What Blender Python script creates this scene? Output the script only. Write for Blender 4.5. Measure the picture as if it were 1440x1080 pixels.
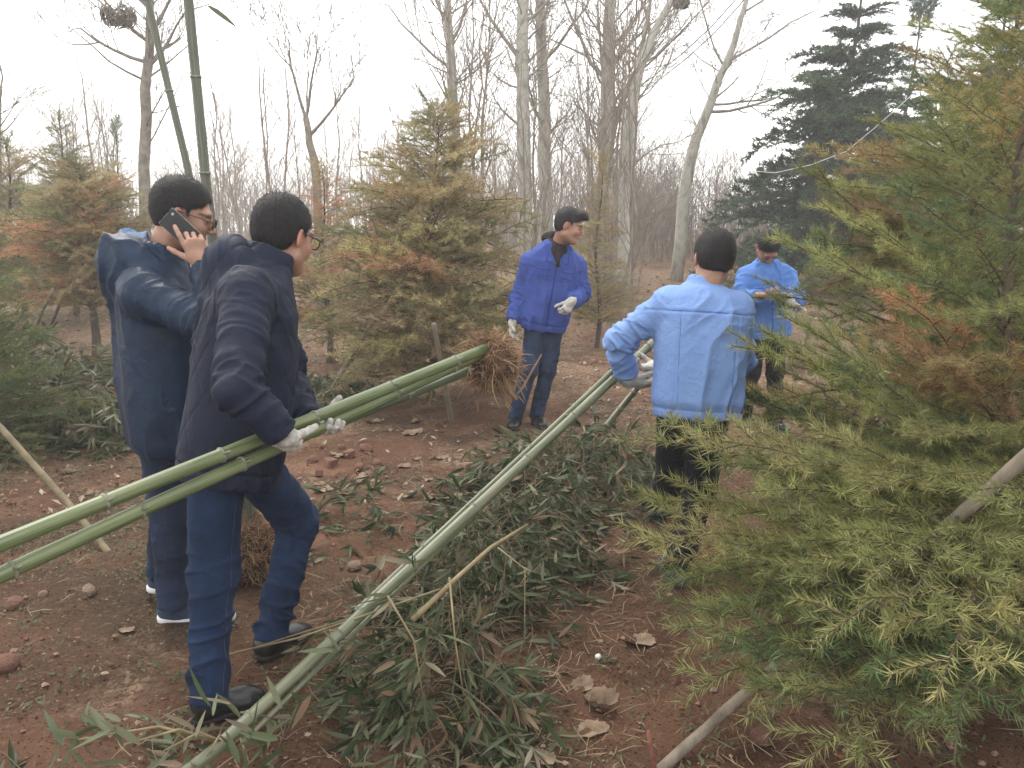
import bpy, math, random
import numpy as np
from mathutils import Vector, Matrix
random.seed(7)
R_ = math.radians
for o in list(bpy.data.objects):
    bpy.data.objects.remove(o)
scene = bpy.context.scene
COL = scene.collection

# ---------------------------------------------------------------- camera
CAM_H, PITCH, FPX = 1.55, R_(10.88), 1150.0
cam = bpy.data.cameras.new('camera')
cam.sensor_fit = 'HORIZONTAL'; cam.sensor_width = 36.0; cam.lens = 36.0 * FPX / 1440.0
cam.clip_start = 0.05; cam.clip_end = 2000.0
cam_o = bpy.data.objects.new('camera', cam); COL.objects.link(cam_o)
cam_o.location = (0, 0, CAM_H); cam_o.rotation_euler = (R_(90) - PITCH, 0, 0)
scene.camera = cam_o

# ---------------------------------------------------------------- sky, sun, exposure
SUN_EL, SUN_AZ = R_(52), R_(-35)          # azimuth measured from +Y towards +X
world = bpy.data.worlds.new('World'); scene.world = world
world.use_nodes = True
wn = world.node_tree.nodes; wl = world.node_tree.links
for n in list(wn): wn.remove(n)
w_out = wn.new('ShaderNodeOutputWorld'); w_bg = wn.new('ShaderNodeBackground')
sky = wn.new('ShaderNodeTexSky'); sky.sky_type = 'NISHITA'; sky.sun_disc = False
sky.sun_elevation = SUN_EL; sky.sun_rotation = SUN_AZ
sky.air_density = 1.0; sky.dust_density = 4.0; sky.ozone_density = 1.0
w_mix = wn.new('ShaderNodeMixRGB'); w_mix.blend_type = 'MIX'; w_mix.inputs[0].default_value = 0.86
w_mix.inputs[2].default_value = (7.7, 7.65, 7.5, 1)      # the closed white cloud deck
wl.new(sky.outputs[0], w_mix.inputs[1]); wl.new(w_mix.outputs[0], w_bg.inputs['Color'])
w_bg.inputs['Strength'].default_value = 0.12
wl.new(w_bg.outputs[0], w_out.inputs['Surface'])
sun = bpy.data.lights.new('sun', 'SUN'); sun.energy = 1.0; sun.angle = R_(25); sun.color = (1.0, 0.96, 0.9)
sun_o = bpy.data.objects.new('sun', sun); COL.objects.link(sun_o)
sd = Vector((math.sin(SUN_AZ) * math.cos(SUN_EL), math.cos(SUN_AZ) * math.cos(SUN_EL), math.sin(SUN_EL)))
sun_o.rotation_euler = (-sd).to_track_quat('-Z', 'Y').to_euler(); sun_o.location = (0, 0, 30)
vs = scene.view_settings
vs.view_transform = 'Standard'; vs.look = 'None'; vs.gamma = 1.0; vs.use_curve_mapping = False
vs.exposure = 1.4
scene.cycles.max_bounces = 6; scene.cycles.diffuse_bounces = 3; scene.cycles.glossy_bounces = 2
scene.cycles.transmission_bounces = 3; scene.cycles.transparent_max_bounces = 6; scene.cycles.volume_bounces = 1
scene.cycles.use_adaptive_sampling = True

# ---------------------------------------------------------------- small helpers
CP, SP = math.cos(PITCH), math.sin(PITCH)
def P(px, py, Y):
    """world point at forward distance Y that a photograph pixel looks at (used once, to survey positions)"""
    a = (px - 720) / FPX; b = (540 - py) / FPX
    d = np.array([a, CP + b * SP, -SP + b * CP])
    return np.array([0, 0, CAM_H]) + d * (Y / d[1])
def vec(*a): return np.array(a, dtype=float)
def nrm(a):
    a = np.asarray(a, float); return a / (np.linalg.norm(a) + 1e-12)

def hash3(ix, iy, iz):
    n = (ix.astype(np.int64) * 374761393 + iy.astype(np.int64) * 668265263 + iz.astype(np.int64) * 2147483647) & 0x7fffffff
    n = ((n ^ (n >> 13)) * 1274126177) & 0x7fffffff
    n = (n ^ (n >> 16)) & 0xffffff
    return n / float(0xffffff)
def vnoise(p):
    """value noise in [-1,1], p is (n,3)"""
    f0 = np.floor(p); i = f0.astype(np.int64); f = p - f0; f = f * f * (3 - 2 * f)
    r = 0
    for dx in (0, 1):
        wx = f[:, 0] if dx else 1 - f[:, 0]
        for dy in (0, 1):
            wy = f[:, 1] if dy else 1 - f[:, 1]
            for dz in (0, 1):
                wz = f[:, 2] if dz else 1 - f[:, 2]
                r = r + hash3(i[:, 0] + dx, i[:, 1] + dy, i[:, 2] + dz) * wx * wy * wz
    return r * 2 - 1
def fbm(p, o=3):
    r, a = 0, 1.0
    for k in range(o):
        r = r + a * vnoise(p * (2.03 ** k) + 17.3 * k); a *= 0.5
    return r

def ground_z_arr(x, y):
    x = np.asarray(x, float); y = np.asarray(y, float)
    p = np.stack([x, y, np.zeros_like(x)], -1).reshape(-1, 3)
    z = 0.035 * vnoise(p * 0.55 + 3.1) + 0.022 * vnoise(p * 1.7 + 9.2) + 0.010 * vnoise(p * 5.1)
    far = np.clip((p[:, 1] - 8) / 22, 0, 1); z = z + 0.85 * far * far * (3 - 2 * far)
    side = np.clip((np.abs(p[:, 0] - 0.6 - p[:, 1] * 0.1) - 2.0) / 6, 0, 1)
    z = z + 0.10 * side * vnoise(p * 0.3)
    return z.reshape(x.shape)
_gx, _gy = np.arange(-16, 24.01, .05), np.arange(0, 26.01, .05)
_GZ = ground_z_arr(*np.meshgrid(_gx, _gy, indexing='ij')).tolist()
def gz(x, y):
    """ground height: a cached grid near the camera, the formula beyond it"""
    if -15.9 < x < 23.9 and 0 < y < 25.9:
        a = (x + 16) * 20; b = y * 20; i = int(a); j = int(b); a -= i; b -= j; r0, r1 = _GZ[i], _GZ[i + 1]
        return (r0[j] * (1 - b) + r0[j + 1] * b) * (1 - a) + (r1[j] * (1 - b) + r1[j + 1] * b) * a
    return float(ground_z_arr(np.array([x]), np.array([y]))[0])
def G(px, py):
    """point of the ground under a photograph pixel"""
    Y = 3.0
    for _ in range(12):
        q = P(px, py, 1.0); s = (CAM_H - gz(q[0] * Y, Y)) / (CAM_H - q[2])
        Y = 0.5 * Y + 0.5 * s
    q = P(px, py, Y); return np.array([q[0], Y, gz(q[0], Y)])

# ---------------------------------------------------------------- meshes and objects
def mesh_np(name, V, F, smooth=True, mats=None, fmat=None):
    """V (n,3); F is an (m,k) array or a list of such arrays"""
    me = bpy.data.meshes.new(name)
    Fs = [np.asarray(f, np.int32) for f in (F if isinstance(F, list) else [F]) if len(f)]
    V = np.asarray(V, np.float32)
    me.vertices.add(len(V)); me.vertices.foreach_set('co', V.ravel())
    loops = np.concatenate([f.ravel() for f in Fs]); sizes = np.concatenate([np.full(len(f), f.shape[1], np.int32) for f in Fs])
    starts = np.concatenate([[0], np.cumsum(sizes)[:-1]]).astype(np.int32)
    me.loops.add(len(loops)); me.loops.foreach_set('vertex_index', loops)
    me.polygons.add(len(sizes)); me.polygons.foreach_set('loop_start', starts); me.polygons.foreach_set('loop_total', sizes)
    if fmat is not None: me.polygons.foreach_set('material_index', np.asarray(fmat, np.int32))
    me.polygons.foreach_set('use_smooth', np.full(len(sizes), smooth, dtype=bool))
    for m in (mats or []): me.materials.append(m)
    me.update(calc_edges=True); me.validate()
    return me
def link(name, me, parent=None, loc=(0, 0, 0)):
    o = bpy.data.objects.new(name, me); COL.objects.link(o)
    o.location = loc
    if parent is not None: o.parent = parent
    return o
def tag(o, label=None, cat=None, group=None, kind=None):
    if label: o['label'] = label
    if cat: o['category'] = cat
    if group: o['group'] = group
    if kind: o['kind'] = kind
    return o
def thing(name, label, cat, loc=(0, 0, 0), group=None):
    o = bpy.data.objects.new(name, None); COL.objects.link(o)
    o.location = [float(c) for c in loc]; o.empty_display_size = 0.1
    return tag(o, label, cat, group)

class MB:
    """collects vertices and faces of one mesh"""
    def __init__(s): s.V = []; s.T = []; s.Q = []; s.n = 0; s.tm = []; s.qm = []
    def add(s, V, T=None, Q=None, m=0):
        V = np.asarray(V, float).reshape(-1, 3); s.V.append(V)
        if T is not None and len(T):
            T = np.asarray(T) + s.n; s.T.append(T); s.tm.append(np.full(len(T), m))
        if Q is not None and len(Q):
            Q = np.asarray(Q) + s.n; s.Q.append(Q); s.qm.append(np.full(len(Q), m))
        s.n += len(V)
    def tube(s, pts, rad, k=6, m=0, cap=True):
        pts = np.asarray(pts, float); n = len(pts); rad = np.broadcast_to(np.asarray(rad, float), (n,))
        t = np.gradient(pts, axis=0); t /= np.linalg.norm(t, axis=1)[:, None] + 1e-12
        ref = vec(0, 0, 1) if abs(t[:, 2]).mean() < 0.9 else vec(1, 0, 0)
        u = np.cross(t, ref); u /= np.linalg.norm(u, axis=1)[:, None] + 1e-12; v = np.cross(t, u)
        a = np.arange(k) * 2 * math.pi / k
        V = pts[:, None] + rad[:, None, None] * (np.cos(a)[None, :, None] * u[:, None] + np.sin(a)[None, :, None] * v[:, None])
        i = np.arange(n - 1)[:, None] * k; j = np.arange(k)[None]; j2 = (j + 1) % k
        Q = np.stack([i + j, i + j2, i + k + j2, i + k + j], -1).reshape(-1, 4)
        V = V.reshape(-1, 3); T = None
        if cap:
            V = np.vstack([V, pts[0], pts[-1]]); c0, c1 = n * k, n * k + 1; b = (n - 1) * k
            jj = np.arange(k); jn = (jj + 1) % k
            T = np.vstack([np.stack([np.full(k, c0), jn, jj], -1), np.stack([np.full(k, c1), b + jj, b + jn], -1)])
        s.add(V, T, Q, m)
    def sticks(s, A, B, ra, rb, k=3, m=0):
        """many straight open sticks at once"""
        A = np.asarray(A, float); B = np.asarray(B, float); n = len(A); t = B - A; t /= np.linalg.norm(t, axis=1)[:, None] + 1e-12
        u = np.cross(t, vec(.31, .22, .93)); u /= np.linalg.norm(u, axis=1)[:, None] + 1e-9; v = np.cross(t, u); a = np.arange(k) * 2 * math.pi / k
        ring = np.cos(a)[None, :, None] * u[:, None] + np.sin(a)[None, :, None] * v[:, None]
        V = np.concatenate([A[:, None] + ring * np.asarray(ra)[:, None, None], B[:, None] + ring * np.asarray(rb)[:, None, None]], 1)
        j = np.arange(k); q = np.stack([j, (j + 1) % k, (j + 1) % k + k, j + k], -1)
        s.add(V.reshape(-1, 3), None, (np.arange(n)[:, None, None] * 2 * k + q[None]).reshape(-1, 4), m)
    def box(s, c, h, Rm=None, m=0):
        V = np.array([[x, y, z] for x in (-1, 1) for y in (-1, 1) for z in (-1, 1)], float) * np.asarray(h)
        if Rm is not None: V = V @ np.asarray(Rm).T
        s.add(V + np.asarray(c), None, [[0, 1, 3, 2], [4, 6, 7, 5], [0, 4, 5, 1], [2, 3, 7, 6], [0, 2, 6, 4], [1, 5, 7, 3]], m)
    def mesh(s, name, mats, smooth=True, base=None):
        V = np.concatenate(s.V)
        if base is not None: V = V - np.asarray(base)
        F = []; fm = []
        if s.T: F.append(np.concatenate(s.T)); fm.append(np.concatenate(s.tm))
        if s.Q: F.append(np.concatenate(s.Q)); fm.append(np.concatenate(s.qm))
        return mesh_np(name, V, F, smooth, mats if isinstance(mats, (list, tuple)) else [mats], np.concatenate(fm))
    def build(s, name, mats, parent=None, smooth=True, base=None, loc=(0, 0, 0)):
        return link(name, s.mesh(name, mats, smooth, base), parent, loc)

# ---------------------------------------------------------------- materials
def new_mat(name):
    m = bpy.data.materials.new(name); m.use_nodes = True
    return m, m.node_tree.nodes, m.node_tree.links, m.node_tree.nodes['Principled BSDF']
def ramp(nodes, stops):
    r = nodes.new('ShaderNodeValToRGB'); e = r.color_ramp.elements
    while len(e) < len(stops): e.new(0.5)
    for el, (p, c) in zip(e, stops): el.position = p; el.color = (*c, 1)
    return r
def mat_noise(name, c0, c1, scale=8.0, rough=0.8, bump=0.0, bscale=60.0, detail=4.0, c2=None, sheen=0.0, spec=0.3, stretch=None):
    """two or three tones mixed by noise, optional fine bump"""
    m, N, L, b = new_mat(name)
    tc = N.new('ShaderNodeTexCoord'); src = tc.outputs['Object']
    if stretch:
        mp = N.new('ShaderNodeMapping'); mp.inputs['Scale'].default_value = stretch; L.new(src, mp.inputs[0]); src = mp.outputs[0]
    nz = N.new('ShaderNodeTexNoise'); nz.inputs['Scale'].default_value = scale; nz.inputs['Detail'].default_value = detail
    L.new(src, nz.inputs['Vector'])
    st = [(0.3, c0), (0.7, c1)] if c2 is None else [(0.28, c0), (0.5, c1), (0.72, c2)]
    r = ramp(N, st); L.new(nz.outputs['Fac'], r.inputs[0]); L.new(r.outputs[0], b.inputs['Base Color'])
    b.inputs['Roughness'].default_value = rough; b.inputs['Specular IOR Level'].default_value = spec
    if sheen: b.inputs['Sheen Weight'].default_value = sheen
    if bump:
        n2 = N.new('ShaderNodeTexNoise'); n2.inputs['Scale'].default_value = bscale; n2.inputs['Detail'].default_value = 5
        L.new(src, n2.inputs['Vector'])
        bp = N.new('ShaderNodeBump'); bp.inputs['Strength'].default_value = bump; bp.inputs['Distance'].default_value = 0.01
        L.new(n2.outputs['Fac'], bp.inputs['Height']); L.new(bp.outputs[0], b.inputs['Normal'])
    return m
# ================================================================ ground
def mat_soil():
    m, N, L, b = new_mat('red_soil')
    geo = N.new('ShaderNodeNewGeometry'); pos = geo.outputs['Position']
    def noise(sc, det=5, rough=.55, dist=0.0):
        n = N.new('ShaderNodeTexNoise'); n.inputs['Scale'].default_value = sc; n.inputs['Detail'].default_value = det
        n.inputs['Roughness'].default_value = rough; n.inputs['Distortion'].default_value = dist; L.new(pos, n.inputs['Vector']); return n.outputs['Fac']
    def mix(fac, a, c, mode='MIX'):
        x = N.new('ShaderNodeMixRGB'); x.blend_type = mode
        if isinstance(fac, float): x.inputs[0].default_value = fac
        else: L.new(fac, x.inputs[0])
        for i, v in ((1, a), (2, c)):
            if isinstance(v, tuple): x.inputs[i].default_value = (*v, 1)
            else: L.new(v, x.inputs[i])
        return x.outputs[0]
    def step(src, lo, hi):
        r = ramp(N, [(lo, (0, 0, 0)), (hi, (1, 1, 1))]); L.new(src, r.inputs[0]); return r.outputs[0]
    soil = ramp(N, [(0.25, (0.056, 0.030, 0.018)), (0.5, (0.114, 0.060, 0.037)), (0.75, (0.190, 0.102, 0.064))]); L.new(noise(2.2, 8, .65), soil.inputs[0])
    dark = mix(step(noise(0.8, 4), .45, .62), soil.outputs[0], (0.060, 0.040, 0.026))
    grit = mix(step(noise(46, 4, .7), .56, .66), dark, (0.16, 0.098, 0.064))
    grit = mix(step(noise(85, 2, .6), .60, .66), grit, (0.020, 0.012, 0.008))
    # pale dry litter, thicker away from the trodden path and farther off
    sx = N.new('ShaderNodeSeparateXYZ'); L.new(pos, sx.inputs[0])
    far = N.new('ShaderNodeMapRange'); far.inputs['From Min'].default_value = 3.5; far.inputs['From Max'].default_value = 12; far.inputs['To Min'].default_value = -0.10; far.inputs['To Max'].default_value = 0.16
    L.new(sx.outputs['Y'], far.inputs['Value'])
    ad = N.new('ShaderNodeMath'); ad.operation = 'ADD'; L.new(noise(1.3, 6, .7, .5), ad.inputs[0]); L.new(far.outputs[0], ad.inputs[1])
    ad2 = N.new('ShaderNodeMath'); ad2.operation = 'MULTIPLY'; L.new(step(ad.outputs[0], .46, .62), ad2.inputs[0]); L.new(step(noise(30, 5, .7, 1.0), .47, .56), ad2.inputs[1])
    col = mix(ad2.outputs[0], grit, (0.25, 0.18, 0.12))
    L.new(col, b.inputs['Base Color']); b.inputs['Roughness'].default_value = 0.97; b.inputs['Specular IOR Level'].default_value = 0.1
    bp = N.new('ShaderNodeBump'); bp.inputs['Strength'].default_value = 0.9; bp.inputs['Distance'].default_value = 0.03
    hh = N.new('ShaderNodeMath'); hh.operation = 'ADD'; L.new(noise(22, 8, .7), hh.inputs[0]); L.new(noise(6, 4, .6), hh.inputs[1])
    L.new(hh.outputs[0], bp.inputs['Height']); L.new(bp.outputs[0], b.inputs['Normal'])
    return m
def build_ground():
    t = np.linspace(-1, 1, 360); xs = 0.2 + 2.6 * np.sinh(t * 4.4) / np.sinh(1.5) * 1.0
    s = np.linspace(0, 1, 400); ys = -2.0 + 0.9 * (np.exp(s * 5.35) - 1)
    X, Y = np.meshgrid(xs, ys, indexing='ij'); Z = ground_z_arr(X, Y)
    p = np.stack([X, Y, X * 0], -1).reshape(-1, 3); near = np.clip(1.4 - p[:, 1] / 9, 0, 1)
    Z = Z + ((0.016 * fbm(p * 9, 3) + 0.012 * np.maximum(0, vnoise(p * 17 + 4)) ** 2) * near).reshape(Z.shape)
    n, k = X.shape; i = np.arange(n - 1)[:, None] * k; j = np.arange(k - 1)[None]
    Q = np.stack([i + j, i + k + j, i + k + j + 1, i + j + 1], -1).reshape(-1, 4)
    me = mesh_np('ground', np.stack([X, Y, Z], -1).reshape(-1, 3), Q, True, [mat_soil()])
    tag(link('ground', me), kind='structure')
build_ground()
# ================================================================ people
class SDF:
    """signed distance field on a grid, turned into one continuous surface"""
    def __init__(s, lo, hi, vox):
        s.lo = np.asarray(lo, float); s.vox = vox
        s.n = np.maximum(4, np.ceil((np.asarray(hi) - s.lo) / vox).astype(int) + 1)
        s.F = np.full(s.n, 0.2, np.float32)
    def sub(s, lo, hi, pad):
        a = np.clip(np.floor((np.asarray(lo) - pad - s.lo) / s.vox).astype(int), 0, s.n)
        b = np.clip(np.ceil((np.asarray(hi) + pad - s.lo) / s.vox).astype(int) + 1, 0, s.n)
        if (b <= a).any(): return None, None
        ax = [s.lo[i] + s.vox * np.arange(a[i], b[i]) for i in range(3)]
        Pn = np.stack(np.meshgrid(*ax, indexing='ij'), -1)
        return (slice(a[0], b[0]), slice(a[1], b[1]), slice(a[2], b[2])), Pn
    def put(s, sl, d, k, cut):
        f = s.F[sl]; d = d.astype(np.float32)
        if cut:
            d = -d
            if k > 0:
                h = np.clip(0.5 - 0.5 * (f - d) / k, 0, 1); s.F[sl] = f * (1 - h) + d * h + k * h * (1 - h)
            else: s.F[sl] = np.maximum(f, d)
        elif k > 0:
            h = np.clip(0.5 + 0.5 * (f - d) / k, 0, 1); s.F[sl] = f * (1 - h) + d * h - k * h * (1 - h)
        else: s.F[sl] = np.minimum(f, d)
    def cap(s, a, b, ra, rb=None, k=0.015, cut=False, flat=False, flata=False):
        rb = ra if rb is None else rb; a = np.asarray(a, float); b = np.asarray(b, float)
        m = max(ra, rb); sl, Q = s.sub(np.minimum(a, b) - m, np.maximum(a, b) + m, k + 3 * s.vox)
        if sl is None: return
        ab = b - a; L = np.linalg.norm(ab) + 1e-9
        t = ((Q - a) @ ab) / (L * L); tc = np.clip(t, 0, 1)
        if flat: tc = np.maximum(t, 0)
        d = np.linalg.norm(Q - a - tc[..., None] * ab, axis=-1) - (ra + (rb - ra) * np.clip(t, 0, 1))
        if flat: d = np.maximum(d, (t - 1) * L)
        if flata: d = np.maximum(d, -t * L)
        s.put(sl, d, k, cut)
    def ell(s, c, r, Rm=None, k=0.015, cut=False):
        """ellipsoid; Rm columns are its axes"""
        c = np.asarray(c, float); r = np.asarray(r, float); m = r.max()
        sl, Q = s.sub(c - m, c + m, k + 3 * s.vox)
        if sl is None: return
        q = Q - c
        if Rm is not None: q = q @ np.asarray(Rm)
        k0 = np.linalg.norm(q / r, axis=-1); k1 = np.linalg.norm(q / (r * r), axis=-1) + 1e-6
        s.put(sl, k0 * (k0 - 1) / k1, k, cut)
    def rbox(s, c, h, Rm, rr=0.01, k=0.0, cut=False):
        c = np.asarray(c, float); h = np.asarray(h, float); m = np.linalg.norm(h)
        sl, Q = s.sub(c - m, c + m, k + 3 * s.vox)
        if sl is None: return
        q = np.abs((Q - c) @ np.asarray(Rm)) - h + rr
        s.put(sl, np.linalg.norm(np.maximum(q, 0), axis=-1) + np.minimum(q.max(-1), 0) - rr, k, cut)
    def loft(s, a, axis, u, st, k=0.03, n=2.4, rnd=0.008):
        """st rows: height along axis, half width (u), half depth (v), offset u, offset v"""
        a = np.asarray(a, float); st = np.asarray(st, float); axis = nrm(axis); u = nrm(u - axis * np.dot(u, axis)); v = np.cross(axis, u)
        c0 = a + axis * st[0, 0]; c1 = a + axis * st[-1, 0]; m = st[:, 1:3].max() + np.abs(st[:, 3:]).max()
        sl, Q = s.sub(np.minimum(c0, c1) - m, np.maximum(c0, c1) + m, k + 3 * s.vox)
        if sl is None: return
        q = Q - a; h = q @ axis
        wu, wv, ou, ov = [np.interp(h, st[:, 0], st[:, i]) for i in (1, 2, 3, 4)]
        x = np.abs(q @ u - ou) / wu; y = np.abs(q @ v - ov) / wv
        d = ((x ** n + y ** n) ** (1 / n) - 1) * np.minimum(wu, wv)
        e = np.maximum(st[0, 0] - h, h - st[-1, 0])
        hh = np.clip(0.5 - 0.5 * (d - e) / rnd, 0, 1); d = d * (1 - hh) + e * hh + rnd * hh * (1 - hh)
        s.put(sl, d, k, False)
    def func(s, fn): s.F = np.maximum(s.F, fn(np.stack(np.meshgrid(*[s.lo[i] + s.vox * np.arange(s.n[i]) for i in range(3)], indexing='ij'), -1)).astype(np.float32))
    def mesh(s):
        F = s.F.copy(); F[0] = F[-1] = 0.2; F[:, 0] = F[:, -1] = 0.2; F[:, :, 0] = F[:, :, -1] = 0.2
        S = F < 0; nx, ny, nz = F.shape
        cnt = np.zeros((nx - 1, ny - 1, nz - 1), np.int8)
        for i in (0, 1):
            for j in (0, 1):
                for k in (0, 1): cnt += S[i:nx - 1 + i, j:ny - 1 + j, k:nz - 1 + k]
        act = np.argwhere((cnt > 0) & (cnt < 8))
        if not len(act): return np.zeros((0, 3)), np.zeros((0, 4), int)
        idx = np.full(cnt.shape, -1, np.int64); idx[tuple(act.T)] = np.arange(len(act))
        cor = [(i, j, k) for i in (0, 1) for j in (0, 1) for k in (0, 1)]
        val = {c: F[act[:, 0] + c[0], act[:, 1] + c[1], act[:, 2] + c[2]] for c in cor}
        acc = np.zeros((len(act), 3)); num = np.zeros(len(act))
        for c in cor:
            for ax in range(3):
                if c[ax]: continue
                e = list(c); e[ax] = 1; e = tuple(e)
                v0, v1 = val[c], val[e]; cr = (v0 < 0) != (v1 < 0)
                t = np.where(cr, v0 / np.where(cr, v0 - v1, 1), 0)
                p = np.array(c, float)[None].repeat(len(act), 0); p[:, ax] += t
                acc += p * cr[:, None]; num += cr
        V = s.lo + s.vox * (act + acc / num[:, None])
        Qs = []
        for ax in range(3):
            a1, a2 = (ax + 1) % 3, (ax + 2) % 3
            s0 = [slice(None)] * 3; s1 = [slice(None)] * 3; s0[ax] = slice(0, -1); s1[ax] = slice(1, None)
            A = S[tuple(s0)]; B = S[tuple(s1)]; E = np.argwhere(A != B)
            if not len(E): continue
            up = A[tuple(E.T)]
            def g(o1, o2):
                q = E.copy(); q[:, a1] -= o1; q[:, a2] -= o2; return idx[q[:, 0], q[:, 1], q[:, 2]]
            q = np.stack([g(1, 1), g(0, 1), g(0, 0), g(1, 0)], -1)
            q[~up] = q[~up][:, ::-1]; Qs.append(q)
        Q = np.concatenate(Qs); Q = Q[(Q >= 0).all(1)]
        return V, Q

def vnormals(V, Q):
    n = np.cross(V[Q[:, 2]] - V[Q[:, 0]], V[Q[:, 3]] - V[Q[:, 1]])
    N = np.zeros_like(V)
    for i in range(4): np.add.at(N, Q[:, i], n)
    return N / (np.linalg.norm(N, axis=1)[:, None] + 1e-12)
def relax(V, Q, it=1, lam=0.5):
    for _ in range(it):
        A = np.zeros_like(V); c = np.zeros(len(V))
        for i in range(4):
            np.add.at(A, Q[:, i], V[Q[:, (i + 1) % 4]]); np.add.at(c, Q[:, i], 1)
            np.add.at(A, Q[:, (i + 1) % 4], V[Q[:, i]]); np.add.at(c, Q[:, (i + 1) % 4], 1)
        V = V * (1 - lam) + lam * A / np.maximum(c, 1)[:, None]
    return V
def crease(p):
    """soft cloth creases: ridges of a noise"""
    r = 1 - np.abs(vnoise(p)); return r ** 3

def fold_limb(V, N, a, b, amp, freq=20.0, rad=0.16, mid=0.5, seed=0.0, spread=0.3, base=0.35):
    """creases that run across a sleeve or trouser leg, strongest near t=mid"""
    ax = nrm(b - a); L = np.linalg.norm(b - a); t = ((V - a) @ ax) / L
    dist = np.linalg.norm(V - a - np.clip(t, 0, 1)[:, None] * (b - a), axis=1)
    w = np.clip(1.3 - dist / rad, 0, 1) * np.clip((t + 0.15) / 0.15, 0, 1) * np.clip((1.12 - t) / 0.12, 0, 1)
    w *= base + (1 - base) * np.exp(-((t - mid) / spread) ** 2)
    q = (V - a) * 7.0 + ax * ((V - a) @ ax)[:, None] * freq + seed
    lean = np.cross(ax, nrm(vec(0.3, 0.5, 0.2)))
    q = q + ax * ((V - a) @ lean)[:, None] * freq * 0.45
    q2 = q * 1.7 + ax * ((V - a) @ np.cross(ax, lean))[:, None] * freq * .8
    q = q + 0.35 * np.stack([vnoise(V * 14 + seed)] * 3, 1)
    mk = np.clip(.55 + 1.1 * vnoise(V * 7 + seed * 1.3), 0.05, 1.3)
    return ((crease(q) - 0.35) * 1.35 * mk + (crease(q2 + 3.3) - .35) * .6) * amp * w
def fold_body(V, amp, seed, sc=(10, 10, 4.2), diag=0.5):
    w = np.stack([vnoise(V * 4 + seed), vnoise(V * 4 + seed + 9), vnoise(V * 4 + seed + 21)], 1) * 0.10
    p = V + w; q = p * np.array(sc); q[:, 2] += diag * (p[:, 0] + p[:, 1]) * 9
    q2 = p * np.array(sc) * 1.9; q2[:, 2] -= diag * 14 * (p[:, 0] - p[:, 1])
    m = np.clip(0.6 + 0.9 * vnoise(V * 4.5 + seed * 2), 0, 1.3)
    return ((crease(q + seed) - 0.3) * amp * 1.3 + (crease(q2 + seed + 5) - .3) * amp * .7) * m + 0.7 * amp * vnoise(V * 5.5 + seed * 3)

def frame(f, up):
    """columns right, forward, up"""
    f = nrm(f); r = nrm(np.cross(f, up)); return np.stack([r, f, np.cross(r, f)], 1)

def head_sdf(c, M, neck, vox, spec):
    S = SDF(c - 0.20, c + 0.20, vox)
    T = lambda x, y, z: c + M @ vec(x, y, z)
    S.ell(T(0, -.016, .036), (.074, .094, .083), M, 0.01)
    S.ell(T(0, .026, -.028), (.064, .068, .086), M, 0.03)
    S.ell(T(0, .062, -.096), (.030, .026, .022), M, 0.03)
    for sx in (-1, 1):
        S.cap(T(.050 * sx, .0, -.066), T(.014 * sx, .066, -.100), .020, .016, 0.025)
        S.ell(T(.040 * sx, .062, -.030), (.019, .020, .020), M, 0.025)
    S.cap(T(-.036, .080, .024), T(.036, .080, .024), .013, .013, 0.016)
    for sx in (-1, 1):
        S.ell(T(.031 * sx, .101, .002), (.019, .013, .011), M, 0.010, cut=True)
        S.ell(T(.031 * sx, .081, .001), (.0150, .0125, .0115), M, 0.004)
    S.cap(T(0, .092, .010), T(0, .113, -.030), .0075, .0105, 0.012)
    for sx in (-1, 1): S.ell(T(.010 * sx, .104, -.036), (.008, .009, .007), M, 0.006)
    S.cap(T(-.017, .086, -.061), T(.017, .086, -.061), .0062, .0062, 0.010)
    S.cap(T(-.014, .085, -.073), T(.014, .085, -.073), .0066, .0066, 0.010)
    for sx in (-1, 1):
        E = M @ np.array(Matrix.Rotation(R_(25) * sx, 3, 'Z')) @ np.array(Matrix.Rotation(R_(-12), 3, 'X'))
        S.ell(T(.080 * sx, -.012, -.006), (.0085, .019, .033), E, 0.006)
        S.ell(T(.090 * sx, -.006, -.003), (.006, .011, .020), E, 0.004, cut=True)
    S.cap(T(0, -.026, -.045), neck, .054, .058, 0.03)
    return S
def hair_sdf(c, M, vox, spec):
    S = SDF(c - 0.17, c + 0.17, vox)
    T = lambda x, y, z: c + M @ vec(x, y, z)
    th = spec.get('hair', 0.011)
    S.ell(T(0, -.018, .040), (.074 + th, .093 + th, .083 + th * 1.15), M, 0.01)
    S.ell(T(0, -.045, -.005), (.064 + th * .6, .058 + th * .6, .070), M, 0.03)
    if spec.get('fringe'):
        S.ell(T(0.0, .066, .098), (.058, .042, .034), M, 0.03)
        S.ell(T(0.01, .094, .088), (.040, .022, .020), M, 0.02)
    hl = spec.get('hairline', 0.0)
    ky = [-.13, -.085, -.045, -.030, -.022, .012, .024, .030, .062, .075, .090, .13]
    kz = [-.055, -.066, -.060, -.03, .026, .026, -.004, .030, .046, .062, .070, .072]
    def cutter(Q):
        q = (Q - c) @ M; xx = np.abs(q[..., 0])
        f = np.interp(q[..., 1], ky, kz) + hl * np.clip(q[..., 1] / .05, 0, 1)
        f = np.where((q[..., 1] > .02), f + np.clip(.045 - xx, 0, 1) * 0.25, f)
        return (f - q[..., 2]) * 0.5
    S.func(cutter)
    return S

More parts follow.
